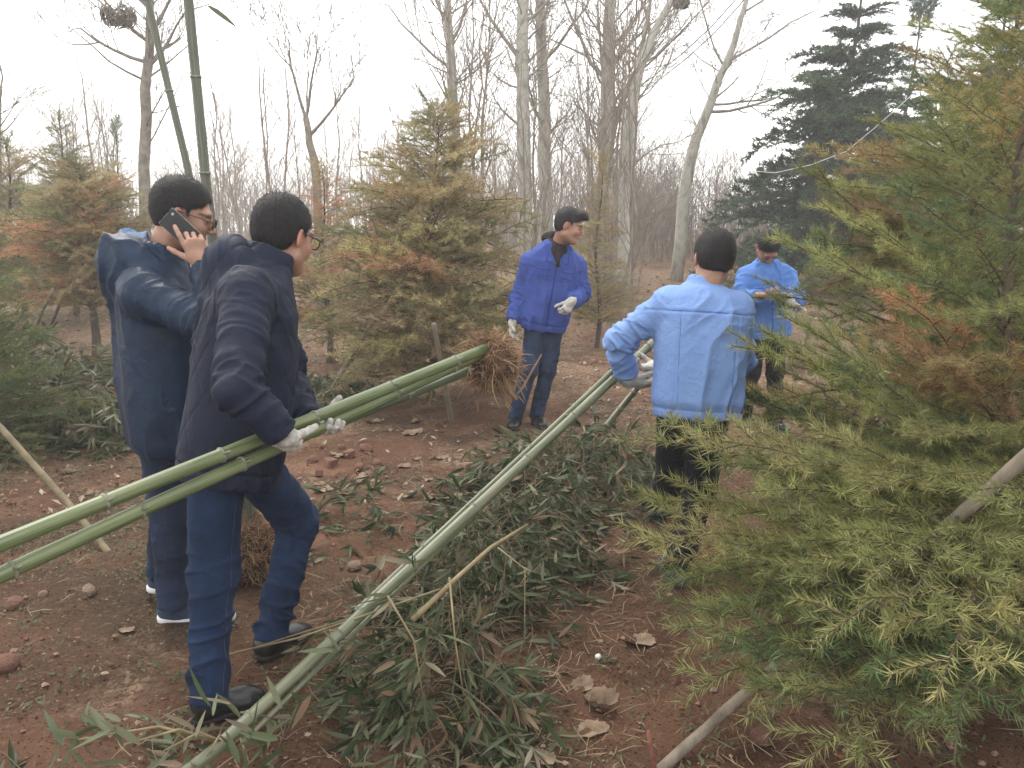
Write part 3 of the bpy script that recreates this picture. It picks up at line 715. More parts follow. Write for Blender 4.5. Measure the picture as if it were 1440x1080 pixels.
# ---- B: man in a padded navy coat walking off with two culms
def cast():
    out = {}
    # ------------------------------------------------------------ man in navy padded coat
    J = dict(head=P(399, 331, 2.70), hf=vec(.44, .87, -.22), hu=vec(.16, .16, 1), neck=P(366, 372, 2.62), pelvis=P(318, 668, 2.56),
             RS=P(348, 414, 2.42), LS=P(352, 402, 2.78), RE=P(334, 548, 2.20), LE=P(392, 520, 2.74), RW=P(398, 610, 2.25), LW=P(436, 592, 2.55),
             RH=P(306, 640, 2.50), LH=P(340, 636, 2.66), RK=P(298, 812, 2.48), LK=P(420, 735, 2.98), RA=P(294, 968, 2.38), LA=P(383, 886, 2.78))
    J['RN'] = G(268, 1020); J['RT'] = G(372, 986); J['LN'] = G(360, 932) ; J['LT'] = G(436, 893)
    axB = nrm(J['neck'] - J['pelvis']); rtB = nrm(J['RS'] - J['LS']); fwB = np.cross(axB, rtB); MB_ = np.stack([rtB, fwB, axB], 1)
    hoodB = J['neck'] - fwB * .115 - axB * .005
    poledir = nrm(P(680, 490, 3.2) - P(0, 775, 1.9))
    grooves = []
    spec = dict(vox=.0065, seed=1.7, hair=.010, hairlen=.012, glasses=.0022,
        jacket=dict(mat=M_NAVY, st=[(.0, .205, .160, 0, 0), (.1, .21, .165, 0, 0), (.35, .205, .165, 0, .005), (.6, .205, .16, 0, .0), (.8, .195, .145, 0, -.01), (.93, .15, .11, 0, -.01), (1.0, .09, .085, 0, 0)],
            arm=(.075, .064, .050), amp=.019, bodyamp=1.1, hood=(.080, .042, .085), hood_up=.004, quilt=True, band=1, collar_r=.074, collar_h=.055, cuff_back=.0),
        trousers=dict(mat=M_JEAN, leg=(.092, .074, .070, .060), amp=.014, drop=.045, stitch=[('R', vec(.9, -.45, 0))]), shoes=dict(mat=M_SHOE, sole=M_SOLEB),
        handR=dict(glove=True, band=True, f=vec(-.15, .72, -.62), n=vec(.05, .62, .75), s=vec(.9, .3, .2), curl=[.62, .62, .62, .62], thumb=(.45, .55, .6), cuff=.045),
        handL=dict(glove=True, f=vec(.62, -.70, -.18), n=vec(.15, .05, .98), s=vec(.85, .5, .1), curl=[.40, .44, .48, .52], thumb=(-.05, .62, .95), tcurl=.35))
    out['B'] = (J, spec)
    # ------------------------------------------------------------ man on the phone
    J = dict(head=P(258, 302, 3.02), hf=vec(.93, .22, -.30), hu=vec(.27, .05, 1), neck=P(226, 362, 3.02), pelvis=P(244, 640, 3.05),
             RS=P(203, 410, 2.85), LS=P(212, 395, 3.22), RE=P(316, 468, 2.76), LE=P(300, 500, 3.22), RW=P(286, 372, 2.86), LW=P(345, 560, 3.30),
             RH=P(226, 588, 2.96), LH=P(224, 582, 3.14), RK=P(240, 730, 2.99), LK=P(236, 715, 3.24), RA=P(243, 846, 2.98), LA=P(226, 804, 3.27))
    J['RN'] = G(222, 874); J['RT'] = G(330, 872); J['LN'] = G(206, 833); J['LT'] = G(290, 826)
    ax = nrm(J['neck'] - J['pelvis']); rt = nrm(J['RS'] - J['LS']); fw = np.cross(ax, rt); nk = J['neck']
    Mh = np.stack([rt, fw, ax], 1)
    hoodc = nk - fw * .105 - ax * .005
    spec = dict(vox=.0065, seed=4.1, hair=.012, hairlen=.013, glasses=.0018,
        jacket=dict(mat=M_BLUEJ, st=[(.06, .19, .138, 0, 0), (.12, .198, .148, 0, 0), (.35, .20, .162, 0, .0), (.6, .20, .16, 0, -.005), (.8, .195, .15, 0, -.01), (.93, .15, .12, 0, -.015), (1.0, .10, .10, 0, 0)],
            arm=(.076, .070, .052), amp=.022, bodyamp=1.3, collar_r=.088, collar_h=.050, collar_fwd=.004,
            hood=(.098, .052, .090), hood_up=.006,
            lining=lambda c, n: ((np.linalg.norm((c - nk) @ Mh / vec(.155, .155, .2), axis=1) < 1.0) & ((c - nk) @ ax > -.03) & ((c - nk) @ fw < .045) & (n @ nrm(fw * .5 + ax) > .30))),
        trousers=dict(mat=M_JEAN2, leg=(.092, .072, .068, .058), amp=.011, drop=.02), shoes=dict(mat=M_KNIT, sole=M_SOLEW, sole_h=.030),
        handR=dict(f=vec(-.32, -.12, .94), n=vec(-.35, .93, .05), s=vec(-.9, -.2, -.3), curl=[(.12, .28, .25), (.85, .95, .6), (.95, 1.0, .6), (1.05, 1.0, .6)], thumb=(.62, .62, .42), tcurl=.12),
        handL=dict(f=vec(.5, .1, .8), n=vec(.5, 0, -.2), s=vec(0, -1, 0), curl=[.7, .7, .7, .7]))
    out['A'] = (J, spec)
    # ------------------------------------------------------------ man in the royal blue work jacket
    Y = 6.25
    J = dict(head=P(801, 318, Y - .14), hf=vec(.95, -.24, -.30), hu=vec(.10, .05, 1), neck=P(784, 345, Y - .02), pelvis=P(764, 452, Y + .02),
             RS=P(744, 368, Y - .02), LS=P(812, 372, Y + .03), RE=P(730, 416, Y + .05), LE=P(818, 414, Y + .02), RW=P(721, 452, Y - .08), LW=P(804, 424, Y - .22),
             RH=P(754, 450, Y), LH=P(779, 450, Y + .02), RK=P(744, 520, Y - .05), LK=P(770, 520, Y + .03), RA=P(725, 584, Y + .02), LA=P(755, 582, Y + .10))
    def foot(J, q, fd, L=.265):
        a = J[q + 'A']; fd = nrm(vec(fd[0], fd[1], 0)); h = a - fd * .06; h[2] = gz(h[0], h[1]); t = h + fd * L; t[2] = gz(t[0], t[1]); J[q + 'N'] = h; J[q + 'T'] = t
        J[q + 'A'] = vec(a[0], a[1], h[2] + .095)
    foot(J, 'R', (-.15, -1)); foot(J, 'L', (.25, -1))
    def placket(t, uu, ff): return -.006 * np.exp(-(uu / .005) ** 2) * (ff > 0)
    def flap(t, uu, ff):
        inside = (np.abs(np.abs(uu) - .085) < .05) & (t > .58) & (t < .70) & (ff > 0)
        return .005 * inside
    ax = nrm(J['neck'] - J['pelvis']); rt = nrm(J['RS'] - J['LS']); fw = np.cross(ax, rt); Mh = np.stack([rt, fw, ax], 1)
    spec = dict(vox=.0085, hvox=.0036, gvox=.004, seed=8.3, hair=.012, hairlen=.022, fringe=True, strands=4000,
        extras=[('hood', M_CHAR, [('ell', (J['neck'] - fw * .085 + ax * .03, (.115, .070, .062), Mh)), ('cap', (J['neck'] - ax * .04 + fw * .02, J['neck'] + ax * .035 - fw * .01, .088, .076), dict(k=.03, flat=True)), ('cap', (J['neck'] + ax * .0 + fw * .06, J['neck'] - ax * .13 + fw * .105, .05, .022), dict(k=.02)), ('cap', (J['neck'] + ax * .02, J['neck'] + ax * .12, .064, .066), dict(k=0, cut=True, flata=True))])],
        jacket=dict(mat=M_ROYAL, st=[(-.10, .185, .138, 0, 0), (.1, .20, .145, 0, 0), (.35, .195, .135, 0, 0), (.6, .20, .13, 0, 0), (.8, .20, .125, 0, 0), (.92, .15, .10, 0, 0), (1.0, .085, .08, 0, 0)],
            arm=(.064, .062, .054), amp=.026, bodyamp=1.0, collar_r=.084, collar_h=.010, solids=[(J['neck'] + rt * .062 + fw * .062 - ax * .028, (.050, .016, .042), Mh, .004), (J['neck'] - rt * .062 + fw * .062 - ax * .028, (.050, .016, .042), Mh, .004)], grooves=[placket, flap], band=1, seams=[('zip', 1, [(-.08, 0), (.84, 0)], .0045, M_SEAMR)] + [('pocket_edge', 1, [(tt, sg * .035), (tt - .01, sg * .135)], .003, M_SEAMR) for sg in (-1, 1) for tt in (.70, .62)] + [('hem_seam', 1, [(.0, -.15), (.0, .15)], .003, M_SEAMR)] + [('collar_edge', 1, [(.94, sg * .075), (.80, sg * .085), (.80, sg * .045), (.86, sg * .012)], .003, M_SEAMR) for sg in (-1, 1)]),
        trousers=dict(mat=M_JEAN3, leg=(.085, .068, .062, .056), amp=.010, pelvis=(.150, .112)), shoes=dict(mat=M_SHOE, sole=M_SOLEB),
        handR=dict(glove=True, f=vec(-.12, -.25, -.95), n=vec(.9, -.2, 0), s=vec(.2, -.9, .2), curl=[.45, .5, .55, .6], cuff=.03),
        handL=dict(glove=True, f=vec(-.45, -.45, -.62), n=vec(-.55, .75, -.2), s=vec(-.5, -.2, .8), curl=[.9, .95, 1.0, 1.0], thumb=(.7, .45, .5), cuff=.03))
    out['C'] = (J, spec)
    # ------------------------------------------------------------ young man seen from behind in the sky blue work jacket
    J = dict(head=P(1003, 366, 3.66), hf=vec(-.06, 1, -.25), hu=vec(.10, .2, 1), neck=P(992, 404, 3.62), pelvis=P(978, 584, 3.55),
             RS=P(1034, 434, 3.62), LS=P(942, 428, 3.62), RE=P(1040, 510, 3.84), LE=P(870, 478, 3.70), RW=P(928, 516, 3.90), LW=P(882, 534, 3.80),
             RH=P(1000, 566, 3.585), LH=P(952, 564, 3.60), RK=P(984, 690, 3.66), LK=P(944, 676, 3.84), RA=P(952, 778, 3.46), LA=P(918, 705, 4.26))
    foot(J, 'R', (-.1, 1)); foot(J, 'L', (-.1, 1))
    J['LN'] = G(930, 735); J['LT'] = J['LN'] + vec(-.03, .26, 0)
    def yoke(t, uu, ff): return -.007 * np.exp(-((t - .80) / .010) ** 2) * (ff < 0)
    def hemseam(t, uu, ff): return -.005 * np.exp(-((t - .055) / .010) ** 2)
    def pleat(t, uu, ff): return -.003 * np.exp(-((np.abs(uu) - .125) / .006) ** 2) * (ff < 0) * (t < .80)
    spec = dict(vox=.0065, seed=12.9, hair=.013, hairlen=.014, hairline=.0,
        jacket=dict(mat=M_SKYB, st=[(-.015, .188, .135, 0, 0), (.06, .188, .138, 0, 0), (.11, .198, .148, 0, 0), (.35, .20, .150, 0, 0), (.6, .205, .145, 0, 0), (.8, .20, .135, 0, -.01), (.92, .155, .105, 0, -.01), (1.0, .085, .08, 0, 0)],
            arm=(.074, .064, .054), amp=.021, bodyamp=1.0, diag=.8, collar_r=.066, collar_h=.040, cuff_back=.035, grooves=[yoke, hemseam, pleat], seams=[('yoke_seam', -1, [(.80, -.17), (.805, 0), (.80, .17)], .0018, M_SEAMS), ('hem_seam', -1, [(.055, -.16), (.055, .16)], .0018, M_SEAMS), ('back_seam', -1, [(.79, -.125), (.07, -.115)], .0015, M_SEAMS), ('back_seam', -1, [(.79, .125), (.07, .115)], .0015, M_SEAMS)]),
        trousers=dict(mat=M_BLACKT, leg=(.090, .076, .072, .062), amp=.009, pelvis=(.160, .108)), shoes=dict(mat=M_KNIT, sole=M_SOLEB),
        handL=dict(glove=True, f=vec(.85, .10, -.30), n=vec(.1, .55, .8), s=vec(.1, -.2, .95), curl=[.35, .40, .5, .55], cuff=.045, thumb=(.8, .5, .4)),
        handR=dict(glove=True, f=vec(-.90, .15, -.05), n=vec(.1, -.1, .95), s=vec(-.2, .9, .2), curl=[.5, .55, .6, .6], cuff=.04, thumb=(.75, .5, .5)))
    out['D'] = (J, spec)
    # ------------------------------------------------------------ man in blue looking down at his hands
    Y = 6.35
    J = dict(head=P(1080, 347, Y - .12), hf=vec(.08, -.45, -.89), hu=vec(0, -.85, .5), neck=P(1077, 370, Y), pelvis=P(1078, 470, Y + .02),
             RS=P(1048, 387, Y), LS=P(1107, 387, Y), RE=P(1038, 424, Y - .12), LE=P(1120, 424, Y - .10), RW=P(1066, 416, Y - .34), LW=P(1102, 416, Y - .34),
             RH=P(1066, 462, Y), LH=P(1092, 462, Y), RK=P(1056, 524, Y - .05), LK=P(1090, 524, Y - .05), RA=P(1046, 585, Y + .05), LA=P(1090, 588, Y))
    foot(J, 'R', (-.15, -1)); foot(J, 'L', (.2, -1))
    axE = nrm(J['neck'] - J['pelvis']); rtE = nrm(J['RS'] - J['LS']); fwE = np.cross(axE, rtE); MhE = np.stack([rtE, fwE, axE], 1)
    spec = dict(vox=.0085, hvox=.0036, gvox=.004, seed=20.2, hair=.013, hairlen=.014, strands=1500,
        jacket=dict(mat=M_MIDB, st=[(-.02, .185, .14, 0, 0), (.1, .19, .145, 0, 0), (.35, .19, .14, 0, 0), (.6, .195, .135, 0, 0), (.8, .195, .125, 0, 0), (.92, .15, .10, 0, 0), (1.0, .085, .08, 0, 0)],
            arm=(.056, .058, .052), amp=.024, collar_r=.078, collar_h=.02, solids=[(J['neck'] + rtE * .055 + fwE * .062 - axE * .022, (.046, .016, .040), MhE, .004), (J['neck'] - rtE * .055 + fwE * .062 - axE * .022, (.046, .016, .040), MhE, .004)], grooves=[placket, flap], band=1, seams=[('zip', 1, [(.0, 0), (.86, 0)], .0045, M_SEAMM)] + [('pocket_edge', 1, [(tt, sg * .035), (tt - .01, sg * .135)], .003, M_SEAMM) for sg in (-1, 1) for tt in (.70, .62)]),
        trousers=dict(mat=M_BLACKT, leg=(.085, .07, .066, .058), amp=.009, pelvis=(.150, .112)), shoes=dict(mat=M_SHOE, sole=M_SOLEB),
        handR=dict(f=vec(.85, -.25, .05), n=vec(.2, .2, .9), s=vec(.1, .9, .3), curl=[.45, .5, .55, .6]),
        handL=dict(f=vec(-.75, -.4, .0), n=vec(-.2, .2, .9), s=vec(-.1, .9, .3), curl=[.45, .5, .55, .6]))
    out['E'] = (J, spec)
    return out
CAST = cast()
LABELS = dict(B='man in padded navy coat, blue jeans and glasses, carrying two green bamboo culms',
              A='man in dark blue hooded jacket and glasses holding a phone to his ear',
              C='man in royal blue jacket over black hood, facing us, head turned to the right',
              D='man seen from behind in bright sky blue jacket and black trousers, gripping bamboo',
              E='man in blue jacket, head bowed over the phone in his hands, behind branches')
FIG = {}
for key in ('B', 'A', 'C', 'D', 'E'):
    J_, spec_ = CAST[key]
    b_ = (J_['RN'] + J_['LN']) / 2; b_[2] = min(J_['RN'][2], J_['LN'][2])
    FIG[key] = person(LABELS[key], J_, spec_, b_)
# ================================================================ trees
def mat_needle(name, rough=0.6, trans=0.25, var=0.35):
    """needle colour comes from the branch's own colour, varied a little from needle to needle"""
    m, N, L, b = new_mat(name)
    oi = N.new('ShaderNodeObjectInfo'); g = N.new('ShaderNodeNewGeometry')
    hs = N.new('ShaderNodeHueSaturation'); L.new(oi.outputs['Color'], hs.inputs['Color'])
    mr = N.new('ShaderNodeMapRange'); mr.inputs['To Min'].default_value = 1 - var; mr.inputs['To Max'].default_value = 1 + var; L.new(g.outputs['Random Per Island'], mr.inputs['Value']); L.new(mr.outputs[0], hs.inputs['Value'])
    mh = N.new('ShaderNodeMapRange'); mh.inputs['To Min'].default_value = 0.475; mh.inputs['To Max'].default_value = 0.515
    fr = N.new('ShaderNodeMath'); fr.operation = 'FRACT'; mu = N.new('ShaderNodeMath'); mu.operation = 'MULTIPLY'; mu.inputs[1].default_value = 7.31
    L.new(g.outputs['Random Per Island'], mu.inputs[0]); L.new(mu.outputs[0], fr.inputs[0]); L.new(fr.outputs[0], mh.inputs['Value']); L.new(mh.outputs[0], hs.inputs['Hue'])
    L.new(hs.outputs[0], b.inputs['Base Color']); b.inputs['Roughness'].default_value = rough; b.inputs['Specular IOR Level'].default_value = 0.25
    tr = N.new('ShaderNodeBsdfTranslucent'); L.new(hs.outputs[0], tr.inputs['Color'])
    mx = N.new('ShaderNodeMixShader'); mx.inputs[0].default_value = trans
    L.new(b.outputs[0], mx.inputs[1]); L.new(tr.outputs[0], mx.inputs[2]); L.new(mx.outputs[0], N['Material Output'].inputs['Surface'])
    return m
M_NEEDLE = mat_needle('needle')
M_TWIG = mat_noise('conifer_twig_bark', (0.055, 0.040, 0.028), (0.13, 0.095, 0.065), 40, 0.9, 0.5, 150)
M_BARKC = mat_noise('cedar_trunk_bark', (0.05, 0.038, 0.03), (0.15, 0.115, 0.085), 14, 0.95, 0.8, 45, stretch=(1, 1, .25))
M_POPLAR = mat_noise('pale_poplar_bark', (0.17, 0.16, 0.135), (0.40, 0.385, 0.335), 7, 0.9, 0.6, 40, c2=(0.30, 0.29, 0.25), stretch=(1, 1, .5))
M_GREYBARK = mat_noise('grey_brown_bark', (0.13, 0.115, 0.095), (0.27, 0.235, 0.195), 9, 0.95, 0.6, 40)
M_BARETWIG = mat_noise('bare_twig_bark', (0.16, 0.135, 0.11), (0.29, 0.245, 0.205), 5, 0.95)
M_PALETWIG = mat_noise('pale_bare_twig_bark', (0.20, 0.175, 0.145), (0.34, 0.305, 0.26), 5, 0.95)

def needle_branch(name, seed, ntw=16, twl=0.34, dens=700, nl=0.036, nw=0.0017, droop=0.15, sub=True, k=4, spread=55, zj=0.10, stemr=0.007):
    """one bough, 1 m long along +X: stem, side twigs, and needles all round each of them"""
    rng = np.random.default_rng(seed); mb = MB(); shoots = []
    xs = np.linspace(0, 1, 9); wob = rng.normal(0, .012, (9, 2)).cumsum(0)
    main = np.stack([xs, wob[:, 0], 0.10 * np.sin(xs * 2.2) - droop * xs ** 2 + wob[:, 1] * .6], 1)
    mb.tube(main, np.linspace(stemr, .0016, 9), k, cap=False)
    def at(s): return np.array([np.interp(s, xs, main[:, i]) for i in range(3)])
    for i in range(5, 8): shoots.append((main[i], main[i + 1]))
    shoots.append((main[3], main[5]))
    for i in range(ntw):
        s = 0.14 + 0.82 * (i + rng.uniform(-.3, .3)) / ntw; sg = 1 if i % 2 else -1
        ln = twl * (1.08 - s) ** 0.7 * rng.uniform(.6, 1.2); a = R_(spread + rng.uniform(-14, 14))
        d = nrm(vec(math.cos(a), sg * math.sin(a), rng.normal(.02, zj))); p0 = at(s)
        p1 = p0 + d * ln * .55; d2 = nrm(d + vec(.25, 0, -droop * .8 + rng.normal(0, .08))); p2 = p1 + d2 * ln * .45
        mb.tube([p0, p1, p2], [.0032, .0022, .0011], 3, cap=False); shoots += [(p0 + d * ln * .12, p1), (p1, p2)]
        if sub and ln > .12:
            for q in range(rng.integers(2, 5)):
                t = rng.uniform(.25, .9); o = p0 + (p1 - p0) * min(1, t / .55) if t < .55 else p1 + (p2 - p1) * (t - .55) / .45
                aa = a * sg + R_(rng.choice([-1, 1]) * rng.uniform(30, 60)); dd = nrm(vec(math.cos(aa), math.sin(aa), rng.normal(0, .25)))
                l2 = ln * rng.uniform(.25, .5); e = o + dd * l2; mb.tube([o, e], [.0018, .0009], 3, cap=False); shoots.append((o, e))
    A = np.array([s[0] for s in shoots]); B = np.array([s[1] for s in shoots]); L = np.linalg.norm(B - A, axis=1)
    cnt = np.maximum(3, (L * dens).astype(int)); id_ = np.repeat(np.arange(len(A)), cnt); n = len(id_)
    t = rng.uniform(0, 1, n)[:, None]; D = ((B - A) / L[:, None])[id_]; p = A[id_] + (B - A)[id_] * t
    r = rng.normal(0, 1, (n, 3)); r -= D * (r * D).sum(1)[:, None]; r /= np.linalg.norm(r, axis=1)[:, None]
    r[:, 2] += 0.15; ang = rng.uniform(R_(28), R_(62), n)[:, None]
    d = D * np.cos(ang) + r * np.sin(ang); ln = nl * rng.uniform(.65, 1.15, n)[:, None]
    side = np.cross(d, rng.normal(0, 1, (n, 3))); side /= np.linalg.norm(side, axis=1)[:, None]
    w = nw * .5
    V = np.stack([p - side * w, p + side * w, p + d * ln * .55 + side * w * 1.05, p + d * ln, p + d * ln * .55 - side * w * 1.05], 1) if nw > .006 else np.stack([p - side * w, p + side * w, p + d * ln], 1)
    kk = V.shape[1]
    if kk == 3: mb.add(V.reshape(-1, 3), np.arange(n * 3).reshape(-1, 3), None, 1)
    else:
        b0 = np.arange(n)[:, None] * 5; mb.add(V.reshape(-1, 3), np.concatenate([b0 + [0, 1, 2], b0 + [0, 2, 4], b0 + [4, 2, 3]]), None, 1)
    return mb.mesh(name, [M_TWIG, M_NEEDLE], True)
FINE = [needle_branch('fine_bough', 11 + i, 13, .38, 560, .042, .0026, [.05, .15, .28, .10, .20, .0][i]) for i in range(6)]
MIDB = [needle_branch('mid_bough', 31 + i, 16, .44, 400, .040, .0030, [.10, .25, .38, .18, .45][i], zj=.25) for i in range(5)]
FARB = [needle_branch('far_bough', 51 + i, 24, .34, 190, .055, .0100, [.30, .42, .22, .5][i], sub=True, zj=.16) for i in range(4)]

def set_branch(o, base, tip, roll, rng, thick=1.0):
    d = tip - base; L = np.linalg.norm(d); x = d / L
    y = nrm(np.cross(vec(0, 0, 1), x)); z = np.cross(x, y)
    y, z = y * math.cos(roll) + z * math.sin(roll), z * math.cos(roll) - y * math.sin(roll)
    M = np.eye(4); M[:3, 0] = x * L; M[:3, 1] = y * L * thick; M[:3, 2] = z * L * thick; M[:3, 3] = base
    o.matrix_basis = Matrix(M.tolist())
def jit(c, rng, v=.22):
    k = 1 + rng.uniform(-v, v); return (c[0] * k * (1 + rng.uniform(-.08, .08)), c[1] * k, c[2] * k * (1 + rng.uniform(-.1, .1)), 1)
def conifer(name, label, x, y, H, R, n, meshes, cols, seed, z0=.25, trunk_r=.035, up=0.25, lean=(0, 0), group=None, power=0.9, tips=(), thick=1.0, tipup=0.0, whorl=0, dcap=0.12, colf=None, topcol=None, bushy=False, jl=(.42, 1.35), clear=False):
    rng = np.random.default_rng(seed); zb = gz(x, y)
    root = thing(name, label, 'tree', (x, y, zb), group)
    hs = np.linspace(0, 1, 10); ln = np.array([lean[0], lean[1]])
    def axis(h): return vec(ln[0] * h * h + .015 * H * math.sin(h * 9), ln[1] * h * h, H * h)
    mb = MB(); mb.tube(np.array([axis(h) - vec(0, 0, .05 if h == 0 else 0) for h in hs]), trunk_r * (1 - hs * .93), 9)
    mb.build('trunk', M_BARKC, root)
    def put(base, tip, col, m=None, th=thick):
        o = link('branch', m or meshes[rng.integers(len(meshes))], root); set_branch(o, base, tip, rng.normal(0, .25), rng, th); o.color = jit(col, rng)
        return o
    ga = rng.uniform(0, 6)
    def hides(q):                       # keep the gap the photograph shows left of the near cedar
        if not clear: return False
        w = q + vec(x, y, zb) - vec(0, 0, CAM_H); dep = w[1] * CP - w[2] * SP; px_ = 720 + FPX * w[0] / dep; py_ = 540 - FPX * (w[1] * SP + w[2] * CP) / dep
        return px_ < 1150 and py_ < 640
    for i in range(n):
        f = (i + .5) / n
        if whorl: f = (math.floor(f * whorl) + .5 + rng.normal(0, .10)) / whorl
        h = z0 / H + (1 - z0 / H) * min(.985, max(0, f)) ** 1.12
        hp_ = (h - z0 / H) / (1 - z0 / H); prof = (1 - hp_) ** power
        if bushy: prof *= min(1.0, .62 + 1.6 * hp_)
        L = max(dcap * H / 3, R * prof * rng.uniform(*jl)); ga += 2.39996 + rng.normal(0, .25); el = up + .35 * h + rng.normal(0, .12)
        d = vec(math.cos(ga) * math.cos(el), math.sin(ga) * math.cos(el), math.sin(el) + tipup)
        b = axis(h); c = cols[rng.integers(len(cols))]
        if hides(b + nrm(d) * L) or hides(b + nrm(d) * L * .7): L *= .5
        if colf: c = colf(b + d * L, h, c, rng)
        put(b, b + nrm(d) * L, c)
    for i in range(4):                      # the leader
        put(axis(.86 + .03 * i), axis(1.0) + vec(rng.normal(0, .03 * H), rng.normal(0, .03 * H), .06 * H), (topcol or cols[0]))
    for (h, tip, c, mi) in tips:            # boughs the photograph shows one by one
        put(axis(h), np.asarray(tip) - vec(x, y, zb), c, meshes[mi])
    return root
OL = (0.180, 0.200, 0.070); GR = (0.105, 0.155, 0.060); YE = (0.31, 0.26, 0.10); RU = (0.40, 0.22, 0.11); DK = (0.060, 0.098, 0.056); YG = (0.26, 0.265, 0.095); BR = (0.24, 0.165, 0.085)
MO = (0.22, 0.225, 0.10); MY = (0.40, 0.345, 0.16); MR = (0.50, 0.28, 0.14); MBR = (0.36, 0.285, 0.155)

# -- the near young cedar filling the right of the view, and the one behind it
def near_trees():
    x1, y1 = 1.62, 2.55
    T = []
    for (h, px, py, Y, c, mi) in ((.20, 868, 612, 2.75, YG, 0), (.22, 940, 648, 2.55, YG, 5), (.16, 870, 745, 2.55, YG, 3), (.42, 1062, 362, 2.95, YG, 5),
                                  (.24, 1068, 470, 2.6, OL, 5), (.14, 930, 800, 2.35, OL, 1), (.10, 985, 905, 2.1, GR, 3), (.10, 962, 962, 2.0, YG, 1), (.12, 1080, 985, 1.85, GR, 1),
                                  (.24, 1120, 800, 2.0, OL, 3), (.28, 1180, 700, 2.1, YG, 0), (.2, 1130, 640, 2.35, YG, 5), (.16, 1160, 890, 1.85, OL, 1), (.3, 1230, 860, 1.75, YG, 3), (.12, 1200, 1060, 1.7, OL, 1), (.25, 1290, 960, 1.6, YG, 3),
                                  (.34, 1240, 405, 2.35, RU, 3), (.36, 1200, 470, 2.4, BR, 0), (.33, 1265, 480, 2.3, BR, 3), (.28, 1165, 585, 2.4, OL, 5), (.38, 1330, 520, 2.1, YE, 0), (.46, 1125, 292, 2.9, YG, 0),
                                  (.32, 1290, 610, 2.05, OL, 3), (.2, 1040, 700, 2.3, YG, 0), (.18, 1060, 790, 2.2, OL, 3), (.15, 1010, 850, 2.2, OL, 1), (.3, 1420, 760, 1.75, OL, 0), (.2, 1350, 1040, 1.55, GR, 1), (.45, 1400, 470, 2.0, OL, 5), (.16, 880, 690, 2.75, YG, 3), (.14, 905, 780, 2.6, YE, 1), (.12, 930, 850, 2.3, OL, 3), (.10, 945, 905, 2.15, YG, 0), (.2, 1000, 690, 2.5, OL, 5), (.15, 1000, 760, 2.4, YG, 1), (.22, 1100, 650, 2.4, YG, 0), (.1, 1020, 1010, 1.95, YG, 0), (.12, 1110, 1050, 1.75, OL, 3), (.24, 1180, 820, 1.85, YG, 0)):
        T.append((h, P(px, py, Y), c, mi))
    def colf(p, h, c, rng):
        r = rng.uniform()
        return RU if (.5 < h < .72 and r < .10) else c
    conifer('young_cedar', 'large young cedar close by at right, its boughs reaching before the sky blue jacket', x1, y1, 2.75, 1.12, 135, FINE, [OL, OL, GR, YG, OL, YE], 3, .12, .03, .30, (-.12, .1), 'cedars staked along the path', 1.0, T, 1.0, .05, colf=colf, clear=True)
    def colf2(p, h, c, rng): return BR if (.35 < h < .75 and p[0] < 0 and rng.uniform() < .5) else c
    T2 = [(.52, P(1160, 268, 3.5), YG, 0), (.55, P(1190, 232, 3.55), BR, 1), (.45, P(1165, 340, 3.5), YE, 2), (.44, P(1150, 395, 3.5), BR, 1), (.6, P(1255, 180, 3.6), YG, 0), (.5, P(1210, 300, 3.3), YE, 3), (.42, P(1230, 350, 3.2), YE, 2)]
    conifer('young_cedar', 'yellowing young cedar just behind the near one, top against the white sky', 2.05, 3.7, 3.05, 1.12, 180, FINE, [OL, YG, YE, OL, GR], 4, .2, .03, .25, (.10, 0), 'cedars staked along the path', .75, T2, 1.0, .05, colf=colf2)
near_trees()
# -- middle and left cedars
def rusty(share, hlo=.2, hhi=.8, left=None):
    def f(p, h, c, rng):
        if hlo < h < hhi and rng.uniform() < share and (left is None or p[0] * left < 0.15): return MR if rng.uniform() < .6 else MBR
        return c
    return f
def on(px, Y): q = P(px, 330, Y); return q[0], Y
x, y = on(600, 7.3); conifer('young_cedar', 'broad yellow brown cedar with rust patches behind the root ball', x, y, 2.6, 1.35, 240, MIDB, [MY, MO, MBR, MBR, MY], 8, .22, .04, .20, (.10, 0), 'cedars staked along the path', .62, colf=rusty(.28, .35, .7, 1), topcol=MO, bushy=True)
x, y = on(842, 10.5); conifer('young_cedar', 'narrow olive cedar behind the man in royal blue', x, y, 2.4, .62, 130, MIDB, [MY, MO, MY, MBR], 9, .25, .035, .3, (0, 0), 'cedars staked along the path', .7)
x, y = on(118, 9.6); conifer('young_cedar', 'rust brown cedar on a bare trunk left of the phoning man', x, y, 2.25, 1.12, 230, MIDB, [MY, MBR, MBR, MO], 12, .6, .055, .15, (0, 0), 'cedars staked along the path', .5, colf=rusty(.30), topcol=MO, bushy=True)
x, y = on(-50, 5.6); conifer('young_cedar', 'green cedar cut by the left edge of the photo', x, y, 1.85, .66, 140, MIDB, [GR, OL, OL], 14, .1, .035, .25, (0, 0), 'cedars staked along the path', .6)
x, y = on(96, 13.5); conifer('young_cedar', 'grey green cedar rising behind the rust brown one', x, y, 3.2, 1.15, 160, MIDB, [MO, OL, MY], 15, .3, .05, .3, (0, 0), 'cedars staked along the path', .7)
x, y = on(172, 15.0); conifer('young_cedar', 'slim dark cedar spire beside the tree with the nest', x, y, 3.1, .75, 60, MIDB, [GR, DK], 16, .3, .045, .1, (0, 0), 'cedars staked along the path', .9)
x, y = on(20, 12.0); conifer('young_cedar', 'dull olive cedar low behind the left edge', x, y, 2.7, 1.2, 150, MIDB, [MO, MY, MBR], 17, .3, .05, .25, (0, 0), 'cedars staked along the path', .6)
